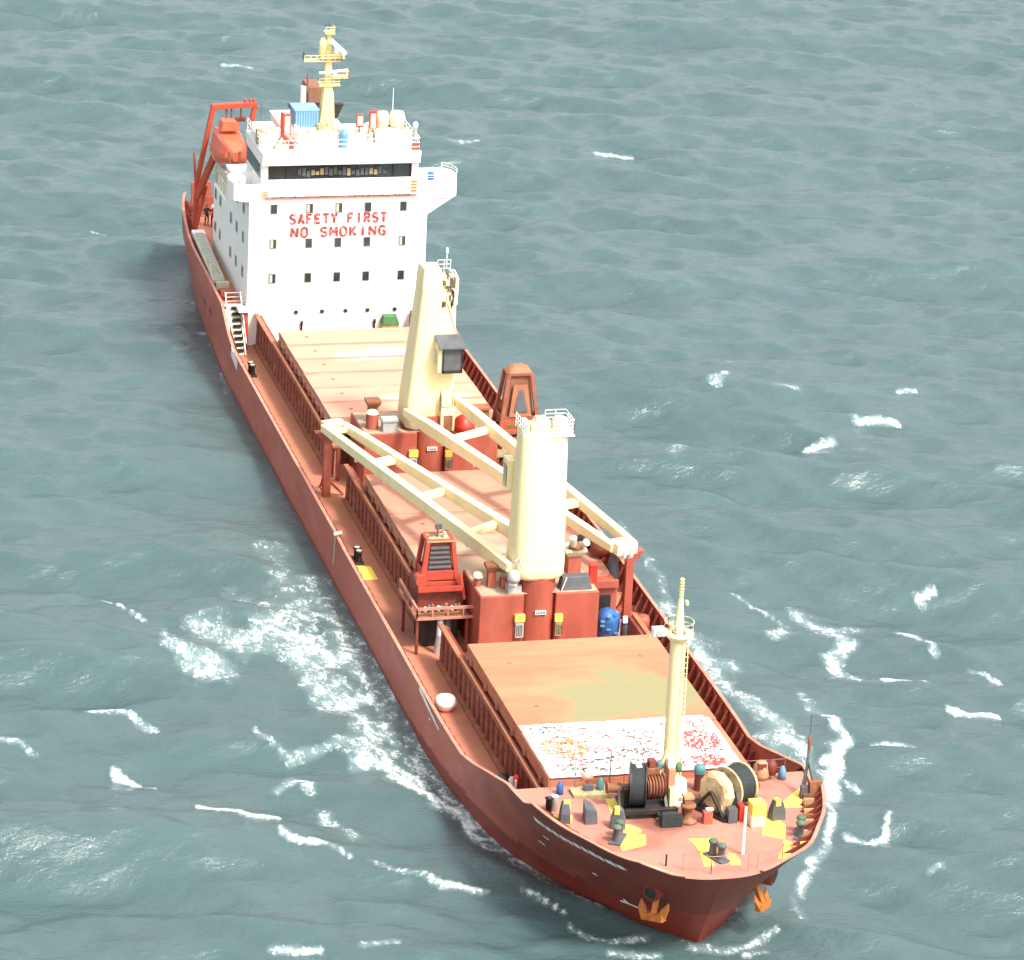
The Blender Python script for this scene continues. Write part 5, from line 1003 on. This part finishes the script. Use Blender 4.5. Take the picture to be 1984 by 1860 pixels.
# covered bollards and rollers
def dome_cover(label, loc, rz, mats, w_=.5, h=1.0):
    t = Thing('roller_fairlead', label, 'fairlead', loc, rz, 'rope guides on the forecastle', wc=False)
    mb = MB(); mb.loft([[(-w_, -.3, 0), (w_, -.3, 0), (w_, .3, 0), (-w_, .3, 0)], [(-w_*.95, -.26, h*.45), (w_*.95, -.26, h*.45), (w_*.95, .26, h*.45), (-w_*.95, .26, h*.45)], [(-w_*.6, -.2, h*.9), (w_*.6, -.2, h*.9), (w_*.6, .2, h*.9), (-w_*.6, .2, h*.9)], [(-w_*.3, -.14, h), (w_*.3, -.14, h), (w_*.3, .14, h), (-w_*.3, .14, h)]]); t.part('housing', mb, mats[0], bevel=.05)
    mb = MB(); mb.box(-w_*.5, w_*.15, -.27, .1, h*.72, h*1.03); t.part('roller', mb, mats[1]); return t
r0 = dome_cover('dark grey roller guide with a yellow wheel beside the winch yellow patch', (-3.9, 10.4, 5.61), R(-15), (m_dgrey, m_ymark), .42, 1.15)
for loc, rz, lab in (((4.9, 10.2, 5.61), R(10), 'dark roller guide with a yellow wheel by the far yellow patch'), ((-6.5, 11.6, 5.61), R(80), 'black and yellow roller guide tucked behind the near bow bulwark')): dup(r0.o, loc, rz, lab)
mb = MB(); mb.loft([[(-5.55, 10.9, 5.61), (-5.45, 11.9, 5.61), (-4.85, 11.9, 5.61), (-4.85, 10.9, 5.61)], [(-5.55, 10.95, 6.5), (-5.45, 11.85, 6.75), (-4.95, 11.85, 6.4), (-4.9, 10.95, 6.3)]]); single('hatch_hood', mb, m_dgrey, 'small dark grey hooded hatch near the near bow bulwark', 'hatch', bevel=.04)
mb = MB(); mb.lathe((-7.1, 12.7, 5.61), [(0, 0), (.18, 0), (.18, .8), (.24, .85), (0, .95)], 12, 0); mb.lathe((-6.75, 12.9, 5.61), [(0, 0), (.18, 0), (.18, .8), (.24, .85), (0, .95)], 12, 1); single('short_bollard', mb, [m_blk, m_white], 'short black and white posts at the near corner of the forecastle', 'bollard')
# ---- mooring winches
wl = Thing('mooring_winch', 'black rope winch with an upright grey rope drum left of the foremast', 'winch', (-2.1, 12.6, 5.6), group='forecastle winches')
mb = MB(); mb.tube((-2.6, 12.7, 6.95), (-1.9, 12.5, 6.95), 1.12, 1.12, 26, 0); mb.tube((-2.68, 12.72, 6.95), (-2.6, 12.7, 6.95), 1.2, 1.2, 26, 1); mb.tube((-1.9, 12.5, 6.95), (-1.82, 12.48, 6.95), 1.2, 1.2, 26, 1); wl.part('rope_drum', mb, [m_rope, m_blk])
mb = MB(); mb.tube((-1.8, 12.6, 6.8), (-.8, 12.6, 6.8), .6, .6, 18, 0)
for q in range(6): mb.lathe((-1.75+q*.17, 12.6, 6.8), [(.6, 0), (.74, .03), (.6, .08)], 18, 1 if q % 2 else 0, 'x')
mb.box(-1.8, -1.0, 12.7, 13.6, 7.3, 7.8, 0); mb.box(-1.6, -1.2, 12.8, 13.3, 7.8, 8.2, 1); wl.part('gearbox', mb, [m_rust, m_dred], bevel=.03)
mb = MB(); mb.box(-3.1, -.5, 11.2, 13.8, 5.61, 5.85); mb.bar((-3.3, 11.3, 6.0), (-.4, 11.1, 6.05), .3, .3); mb.bar((-3.4, 11.8, 5.7), (-3.2, 12.9, 7.0), .18); mb.bar((-.8, 11.7, 5.7), (-.8, 13, 7.3), .2); mb.box(-3.1, -2.8, 12.2, 13.0, 5.85, 6.9); wl.part('bed_frame', mb, m_blk, bevel=.03)
mb = MB(); mb.tube((-3.8, 13.0, 6.7), (-2.7, 12.7, 6.7), .26, .26, 14); mb.tube((-3.85, 13.0, 6.7), (-3.77, 13.0, 6.7), .34, .34, 14); wl.part('warping_head', mb, m_rust)
mb = MB(); mb.box(-.62, -.3, 11.9, 13.0, 5.61, 6.9, 0); mb.box(-.65, -.27, 12.2, 13.05, 6.9, 7.9, 1); mb.box(-.65, -.25, 12.4, 13.0, 7.9, 8.4, 2); wl.part('control_stand', mb, [m_cream, mat('salmon_paint', (.62, .2, .12), .6, .1, 1), m_white], bevel=.03)
mb = MB(); mb.bar((-1.5, 10.1, 5.7), (-1.5, 11.4, 6.1), .12); mb.bar((-.55, 10.1, 5.7), (-.55, 11.4, 6.1), .12); mb.box(-1.6, -.45, 9.9, 10.3, 5.61, 6.25, 0); mb.bar((-1.55, 10.0, 6.3), (-.5, 10.0, 6.3), .14); mb.tube((-1.45, 10.5, 6.0), (-.6, 10.5, 6.0), .25, .25, 12); wl.part('chain_stopper', mb, [m_rope], bevel=.02)
mb = MB(); mb.box(-2.4, -2.1, 12.4, 12.7, 7.95, 8.1); wl.part('drum_tag', mb, m_white)
wr = Thing('mooring_winch', 'big winch with tan brake discs and a dark rope drum right of the foremast', 'winch', (3.0, 12.6, 5.6), group='forecastle winches')
A = Vector((1.75, 11.3, 6.85)); D = Vector((.86, .5, 0)).normalized()
mb = MB(); ring = []
mb.loft([[A+D*e+Vector((-D.y*math.cos(a), D.x*math.cos(a), 0))*1.1*s_+Vector((0, 0, math.sin(a)*1.15*s_)) for a in [2*math.pi*(q+.5)/9 for q in range(9)]] for e, s_ in ((-.25, .8), (-.12, 1.0), (.3, 1.0))]); mb.box(A.x+.1, A.x+.55, A.y-.75, A.y-.2, 5.8, 6.4); mb.tube(A-D*.34, A-D*.2, .1, .1, 8); wr.part('brake_disc', mb, m_brass)
mb = MB(); mb.tube(A+D*.75, A+D*.88, 1.2, 1.2, 30); mb.tube(A+D*2.0, A+D*2.12, 1.15, 1.15, 30); wr.part('drum_flange', mb, m_brass)
mb = MB(); mb.tube(A+D*.88, A+D*2.0, 1.08, 1.08, 30); wr.part('rope_drum', mb, m_rope)
mb = MB(); mb.tube(A+D*.3, A+D*.75, .6, .6, 16, 1); mb.tube(A+D*2.12, A+D*2.6, .7, .55, 16, 0)
for q in range(8): a = q*math.pi/4; p = A+D*2.4+Vector((-D.y*math.cos(a), D.x*math.cos(a), math.sin(a)))*.8; mb.box(p.x-.14, p.x+.14, p.y-.14, p.y+.14, p.z-.14, p.z+.14, 0)
wr.part('gear_wheel', mb, [m_rust, m_blk])
mb = MB(); p = A-D*.4; q = A+D*2.4; n_ = Vector((-D.y, D.x, 0))
for s in (-1.15, 1.15): mb.bar(Vector((p.x, p.y, 5.75))+n_*s, Vector((q.x, q.y, 5.75))+n_*s, .3, .3)
for t in (0, .34, .68, 1): c = p+(q-p)*t; mb.bar(Vector((c.x, c.y, 5.7))-n_*1.2, Vector((c.x, c.y, 5.7))+n_*1.2, .25, .2); mb.bar(Vector((c.x, c.y, 5.8))-n_*1.0, Vector((c.x, c.y, 7.0)), .16); mb.bar(Vector((c.x, c.y, 5.8))+n_*1.0, Vector((c.x, c.y, 7.0)), .16)
mb.hexa([(.2, 12.6, 5.62), (1.3, 11.3, 5.62), (1.9, 11.6, 5.62), (1.2, 12.9, 5.62)], [(.5, 12.5, 5.9), (1.3, 11.6, 6.0), (1.7, 11.8, 6.0), (1.2, 12.7, 5.9)]); wr.part('bed_frame', mb, m_blk, bevel=.02)  # black slab beside the frame stands in for the winch's shadow
mb = MB(); mb.bar(A+D*1.2+Vector((.2, -1.3, -1.1)), A+D*1.1+Vector((0, -.9, .1)), .35, .4); mb.box(2.1, 2.6, 9.9, 10.5, 5.61, 6.4); wr.part('brake_lever', mb, m_dgrey)
mb = MB(); mb.box(2.75, 3.1, 10.1, 10.7, 5.61, 6.5, 0); mb.box(3.15, 3.95, 9.2, 10.1, 5.61, 6.2, 1); mb.box(3.2, 4.0, 9.3, 10.2, 6.2, 6.9, 2); single('hydraulic_unit', mb, [m_sred, m_cream, m_ymark], 'yellow and cream box unit with red side beside the right winch', 'machinery', bevel=.04)
mb = MB(); mb.lathe((-.0, 10.5, 5.61), [(0, 0), (.5, 0), (.5, .12), (.26, .2), (.2, .55), (.24, .8), (.42, .9), (.42, 1.0), (0, 1.02)], 16, 0); mb.box(-.2, .25, 10.5, 11.0, 5.61, 6.9, 0); mb.box(-.25, .3, 10.45, 11.05, 6.9, 7.05, 1)
single('capstan', mb, [m_rust, m_tan], 'rusty flared capstan standing between the two winches', 'capstan')
mb = MB(); mb.box(.75, 1.25, 10.0, 10.4, 5.61, 6.3, 0); mb.box(.95, 1.35, 10.2, 10.5, 6.3, 6.36, 1); single('small_box', mb, [m_red, m_white], 'small red box with a white top ahead of the right winch', 'box', bevel=.02)
mb = MB(); mb.tube((1.75, 6.2, 5.61), (1.75, 6.2, 8.45), .09, .07, 10, 0); mb.lathe((1.75, 6.2, 8.45), [(.1, 0), (.12, .1), (0, .2)], 10, 1); single('jack_staff', mb, [m_white, m_blk], 'white jack staff with a dark tip at the bow', 'pole')
mb = MB(); mb.tube((-2.65, 5.5, 5.61), (-2.65, 5.5, 6.25), .05, .05, 8); single('stanchion', mb, m_blk, 'lone short black stanchion at the near edge of the bow', 'post')
# posts along the aft edge of the forecastle
for (x, y, mt, h, r, lab) in ((-5.9, 14.9, m_blue, .95, .26, 'blue cone cover left on the forecastle edge near the near rail'), (-3.7, 14.7, m_teal, 1.15, .28, 'teal vent head on the grey grating'), (6.75, 15.0, m_sblue, 1.0, .3, 'slate blue cone cover by the far rail'), (4.7, 15.1, m_sblue, .9, .25, 'small blue cone cover just behind the right winch')):
    mb = MB(); h *= .8; r *= .8; mb.lathe((x, y, 5.61), [(0, 0), (r, 0), (r*.95, h*.5), (r*.5, h*.9), (0, h)], 7); single('vent_cover', mb, mt, lab, 'cover', 'cone covers on the forecastle')
mb = MB(); mb.tube((1.75, 14.3, 5.61), (1.75, 14.3, 6.6), .26, .26, 14, 0); mb.lathe((1.75, 14.3, 6.6), [(.3, 0), (.33, .2), (.28, .4), (.15, .5), (0, .52)], 14, 1)
single('mushroom_ventilator', mb, [m_dred, m_teal], 'teal topped red ventilator left of the right winch', 'ventilator')
mb = MB(); mb.hexa([(-5.3, 14.2, 5.61), (-3.3, 13.9, 5.61), (-3.3, 15.1, 5.61), (-5.3, 15.2, 5.61)], [(-5.3, 14.2, 5.75), (-3.3, 13.9, 5.85), (-3.3, 15.1, 5.85), (-5.3, 15.2, 5.8)]); mb.box(-4.6, -4.1, 14.6, 14.9, 5.8, 6.1, 1); single('deck_grating', mb, [m_khaki, m_dgrey], 'khaki grating pallet lying behind the near winch', 'grating')
mb = MB(); mb.lathe((5.6, 15.2, 5.61), [(0, 0), (.4, 0), (.5, .3), (.42, .8), (.3, 1.0), (0, 1.05)], 9, 0); mb.box(5.3, 5.75, 14.8, 15.2, 6.3, 6.6, 1); mb.lathe((6.1, 15.1, 5.9), [(0, 0), (.3, 0), (.35, .5), (.2, .8), (0, .82)], 12, 1); single('rope_bin', mb, [m_tan, m_dred], 'tan domed bin at the far aft corner of the forecastle', 'bin')
mb = MB(); mb.box(-1.55, -.95, 15.2, 15.3, 6.3, 6.9, 0); mb.bar((-1.25, 15.25, 5.6), (-1.25, 15.25, 6.3), .06, .06, 0); mb.tube((-1.25, 15.19, 6.6), (-1.25, 15.17, 6.6), .13, .13, 12, 1); single('fire_sign', mb, [m_sred, m_white], 'red fire sign board with white spot on the forecastle rail', 'sign')
mb = MB(); mb.lathe((-4.3, 15.2, 6.4), [(0, -.12), (.3, -.08), (.3, .08), (0, .12)], 16, 0, 'y'); mb.bar((-4.3, 15.25, 5.6), (-4.3, 15.25, 6.3), .06, .06, 1); single('lifebuoy', mb, [mat('faded_lifebuoy', (.75, .35, .25), .6, .3, 6), m_red], 'faded orange lifebuoy on the forecastle rail above the grating', 'lifebuoy')
mb = MB(); mb.tube((-3.0, 15.3, 5.6), (-3.0, 15.3, 7.8), .04, .03, 6); mb.bar((-3.25, 15.3, 7.3), (-2.75, 15.3, 7.5), .03); single('thin_post', mb, m_dgrey, 'thin dark post in front of the banner', 'post')
mb = MB(); mb.rail([(-6.3, 15.4, 5.61), (.6, 15.4, 5.61)], 1.0, 1.4, .025, 5, 2); mb.rail([(2.4, 15.4, 5.61), (7.0, 15.4, 5.61)], 1.0, 1.4, .025, 5, 2); ship.part('forecastle_rail', mb, mat('dull_brown_rail', (.24, .12, .09), .6, .2, 3))
mb = MB(); mb.rail([(-1.9, 4.9, 5.6), (-.6, 4.2, 5.6), (1.4, 4.2, 5.6)], 1.0, 1.6, .025, 5, 2); mb.rail([(2.0, 4.4, 5.6), (3.6, 5.2, 5.6), (4.4, 6.0, 5.6)], 1.0, 1.2, .025, 5, 2); ship.part('bow_rail', mb, mat('salmon_rail', (.5, .2, .16), .6, .2, 3))
mb = MB(); mb.bar((7.35, 13.0, 5.61), (7.5, 13.1, 8.3), .12, .12, 0); mb.bar((7.0, 12.6, 5.61), (7.45, 13.05, 7.4), .1, .1, 0); mb.bar((7.9, 12.4, 5.61), (7.5, 13.0, 7.4), .1, .1, 0); mb.box(7.0, 7.35, 12.3, 12.7, 5.61, 6.3, 0); mb.lathe((7.5, 13.1, 8.2), [(.09, 0), (.12, .3), (.07, .8), (0, .85)], 10, 2); mb.bar((7.0, 13.1, 9.6), (8.0, 13.1, 9.6), .05, .05, 0); mb.tube((7.5, 13.1, 9), (7.5, 13.1, 10.2), .03, .03, 6, 0); mb.box(7.4, 8.1, 12.2, 12.6, 5.61, 6.6, 2)
single('small_davit', mb, [m_dgrey, m_dred, m_rust], 'grey tripod davit at the far corner of the forecastle', 'davit')
mb = MB()
for q in range(14):
    y = 6.8+q*.42; x = np.interp(y, [5, 7, 9, 11, 13], [4.9, 6.1, 6.9, 7.6, 8.2])-.55; mb.box(x-.35, x+.2, y-.1, y+.06, 5.61, 5.85+.1*(q % 3), q % 3)
single('bulwark_gear', mb, [m_ymark, m_rust, m_tan], 'row of small yellow and rusty lashing fittings under the far bow bulwark', 'lashing gear')
# side deck bits
mb = MB(); mb.lathe((-7.35, 35.2, 1.76), [(0, 0), (.45, 0), (.5, .2), (.62, .35), (.68, .55), (.55, .85), (.25, .98), (0, 1.0)], 20, 0); mb.lathe((-7.35, 35.2, 1.76), [(.46, 0), (.52, .34)], 20, 1)
single('covered_capstan', mb, [m_white, m_sred], 'white covered round capstan on the near side deck', 'capstan')
mb = MB(); mb.lathe((-6.75, 23.6, 1.76), [(0, 0), (.5, 0), (.5, .8), (.3, 1.05), (0, 1.1)], 14, 0); mb.lathe((-6.3, 23.4, 1.76), [(0, 0), (.3, 0), (.3, .9), (0, 1.0)], 12, 1); single('roller_bollard', mb, [m_blk, m_white], 'black and white rollers in the near rail gap behind the forecastle', 'roller')
mb = MB(); mb.lathe((-6.45, 21.8, 2.4), [(0, 0), (.18, 0), (.2, 1.0), (.1, 1.2), (0, 1.22)], 12, 0); mb.box(-6.62, -6.5, 21.5, 21.62, 2.5, 3.4, 1); single('fire_extinguisher', mb, [m_sred, m_white], 'red and white extinguisher hung at the forward end of the near coaming', 'extinguisher')
mb = MB()
for q in range(7): a = rnd.uniform(0, 6); mb.lathe((-6.0+rnd.uniform(-.5, .5), 17.0+rnd.uniform(-.6, .6), 3.6+rnd.uniform(0, 1.0)), [(0, 0), (.3, .05), (.35, .35), (.15, .55), (0, .6)], 9, q % 2)
single('hydraulic_cylinder', mb, [m_coam, m_rust], 'rusty cover hinge cluster at the near forward hatch corner', 'hinge')
mb = MB(); mb.bar((-8.55, 61.0, 1.8), (-8.6, 60.6, 3.3), .16); mb.tube((-8.9, 60.5, 3.2), (-8.4, 60.4, 3.35), .14, .14, 8); mb.bar((-8.78, 60.6, 3.2), (-8.82, 60.9, .9), .06); ship.part('bulwark_step', mb, m_beige)
mb = MB(); mb.bar((-8.72, 99, 2.9), (-8.7, 96.8, 2.5), .06, .7); ship.part('scuffed_plate', mb, m_letter)
# anchors
def anchor(label, c, s):
    t = Thing('bow_anchor', label, 'anchor', c, 0, 'bow anchors', wc=False)
    K = .92; u = Vector((-s*.3, .45, 1)).normalized()*K; n = Vector((s*.75, -.62, -.1)).normalized(); v = u.cross(n).normalized()*K
    mb = MB(); mb.bar(-u*.85, u*.7, .3, .26); mb.tube(u*.7-n*.12, u*.7+n*.12, .24, .24, 12); t.part('shank', mb, m_anchor, bevel=.03)
    mb = MB()
    cb = -u*.85
    mb.bar(cb-v*.75, cb+v*.75, .42, .4)
    for q in (-1, 1):
        a0 = cb+v*q*.62; tip = cb+v*q*.95+u*.95+n*.12
        mb.loft([[a0-v*.22-n*.12, a0+v*.22-n*.12, a0+v*.22+n*.14, a0-v*.22+n*.14], [(a0+tip)/2-v*.3-n*.08, (a0+tip)/2+v*.22-n*.08, (a0+tip)/2+v*.22+n*.08, (a0+tip)/2-v*.3+n*.08], [tip-v*.05-n*.03, tip+v*.05-n*.03, tip+v*.05+n*.03, tip-v*.05+n*.03]])
    t.part('flukes', mb, m_anchor, bevel=.03); return t
anchor('orange rusty anchor stowed on the near side of the bow', tuple(on_hull(6.9, 2.95, -1, .2)), -1)
anchor('orange rusty anchor on the far side of the bow partly hidden by the stem', tuple(on_hull(8.0, 2.55, 1, .2)), 1)

# ================================================================== BANNER ON THE FORWARD HATCH
bn = Thing('printed_banner', 'white printed banner spread over the front of the forward hatch', 'banner', (-.3, 21, 5.3))
mb = MB(); nx, ny = 40, 24
for side in (0, 1):
    o = len(mb.v)
    for j in range(ny+1):
        for i in range(nx+1):
            x = -5.7+(11.1)*i/nx; y = 17.55+7.1*j/ny; z = 5.295+.012*math.sin(x*3+y*1.3)+.01*math.sin(y*4-x)
            if i == nx and j == ny: x -= .5; y -= .3
            mb.v.append((x, y, z-side*.01))
    for j in range(ny):
        for i in range(nx):
            a = o+j*(nx+1)+i; mb.f.append([a, a+1, a+nx+2, a+nx+1]); mb.m.append(0); mb.s.append(True)
bn.part('sheet', mb, mat('white_vinyl', (.84, .84, .82), .5, .03, 1))
zs = 5.33
m_pr = mat('print_red', (.62, .06, .05), .6, .4, 5, dirt=(.85, .6, .58), dirt_amt=.5, dirt_scale=3.5); m_po = mat('print_orange', (.66, .22, .09), .6, .4, 5, dirt=(.85, .6, .5), dirt_amt=.5, dirt_scale=2.5)
m_pk = mat('print_black', (.10, .07, .06), .6, .5, 6, dirt=(.5, .4, .38), dirt_amt=.5, dirt_scale=3); m_pg = mat('print_green', (.12, .3, .12), .6, .4, 5, dirt=(.8, .85, .78), dirt_amt=.9, dirt_scale=3)
def blob(cx, cy, rx, ry, mt, ring_=False, n=26, holes=0):
    mb = MB(); P = []
    for k in range(n): a = 2*math.pi*k/n; q = 1+rnd.uniform(-.08, .08); P.append((cx+rx*q*math.cos(a), cy+ry*q*math.sin(a), zs))
    if ring_:
        Q = [(cx+(x-cx)*.62, cy+(y-cy)*.62, zs) for x, y, z in P]; mb.loft([P, Q], 0, False, False)
    else: mb.add(P, [tuple(range(n))])
    bn.part('printed_mark', mb, mt)
def patches(x0, x1, y0, y1, n, mt, s=.25, ell=True):
    n = int(n*2.2); s *= .6
    mb = MB()
    for k in range(n):
        a = rnd.uniform(0, 6.283); r = rnd.random()**.5; cx = (x0+x1)/2+(x1-x0)/2*r*math.cos(a); cy = (y0+y1)/2+(y1-y0)/2*r*math.sin(a)
        m = rnd.randint(4, 7); ss = s*rnd.uniform(.5, 1.1); ph = rnd.uniform(0, 6)
        mb.add([(cx+ss*rnd.uniform(.6, 1)*math.cos(ph+6.283*i/m), cy+ss*1.3*rnd.uniform(.6, 1)*math.sin(ph+6.283*i/m), zs+.001*(k % 7)) for i in range(m)], [tuple(range(m))])
    bn.part('printed_mark', mb, mt)
patches(2.8, 5.15, 20.0, 22.7, 120, m_pr, .16); patches(3.9, 5.0, 23.0, 24.2, 30, m_pr, .12); patches(-5.3, -2.6, 19.8, 22.7, 110, m_po, .18)
patches(2.6, 4.7, 17.8, 19.4, 90, m_pr, .15); patches(-2.4, 2.0, 18.4, 21.4, 40, m_pr, .08); patches(-1.0, 2.2, 21.5, 24.2, 40, m_pg, .08); patches(1.7, 2.3, 18.0, 18.9, 16, m_pr, .14); patches(2.3, 3.6, 23.2, 24.4, 30, m_pg, .1); patches(-.3, 1.5, 21.7, 24.2, 26, m_pg, .08)
def rows(x0, x1, y, h, mt, dens=.85):
    h *= 1.5
    mb = MB(); x = x0
    while x < x1:
        w_ = rnd.uniform(.1, .28)
        if rnd.random() < dens:
            k = rnd.randint(0, 2)
            if k == 0: mb.add([(x, y, zs), (x+w_*.4, y, zs), (x+w_*.4, y+h, zs), (x, y+h, zs)], [(0, 1, 2, 3)])
            elif k == 1: mb.add([(x, y+h*.6, zs), (x+w_, y+h*.6, zs), (x+w_, y+h, zs), (x, y+h, zs)], [(0, 1, 2, 3)])
            else: mb.add([(x, y, zs), (x+w_, y, zs), (x+w_, y+h*.35, zs), (x, y+h*.3, zs)], [(0, 1, 2, 3)])
        x += w_+rnd.uniform(.02, .08)
    bn.part('printed_line', mb, mt)
for q in range(70): x = rnd.uniform(-5.2, 4.0); a = rnd.uniform(.6, 2.2); rows(x, min(x+a, 5.0), 17.8+(q*.151) % 6.4, rnd.uniform(.14, .24), rnd.choice((m_pk, m_pk, m_pr, m_pg, m_po)), .55)
for a in ((-5.2, -2.9, 23.9, .22, m_pk), (-5.3, -3.4, 23.4, .2, m_pk), (-5.0, -3.6, 22.7, .14, m_pk), (-3.0, -.4, 20.9, .25, m_pr), (-2.4, .2, 20.2, .2, m_pk), (-2.7, -1.3, 20.6, .2, m_po), (-.2, 1.6, 21.9, .3, m_pk), (.1, 1.9, 22.5, .25, m_pk), (.3, 1.6, 21.1, .35, m_pr), (-.8, .8, 20.3, .25, m_pk),
          (-2.0, -.6, 19.6, .3, m_pk), (-2.2, -.2, 19.0, .2, m_pk), (.1, 1.6, 19.5, .35, m_pr), (.0, 1.6, 18.9, .25, m_pr), (-1.0, .1, 18.4, .15, m_pr), (.6, 1.6, 18.3, .2, m_pk), (-4.9, -3.3, 18.9, .25, m_pr), (-5.2, -2.4, 18.3, .2, m_pk), (-3.9, -3.2, 19.6, .25, m_pk), (3.0, 5.0, 19.6, .2, m_pk), (-4.6, -2.9, 17.7, .15, m_pk), (3.2, 4.2, 19.9, .12, m_pr), (-.4, 1.2, 23.3, .2, m_pg), (-5.1, -2.8, 19.95, .12, m_po)):
    rows(*a)
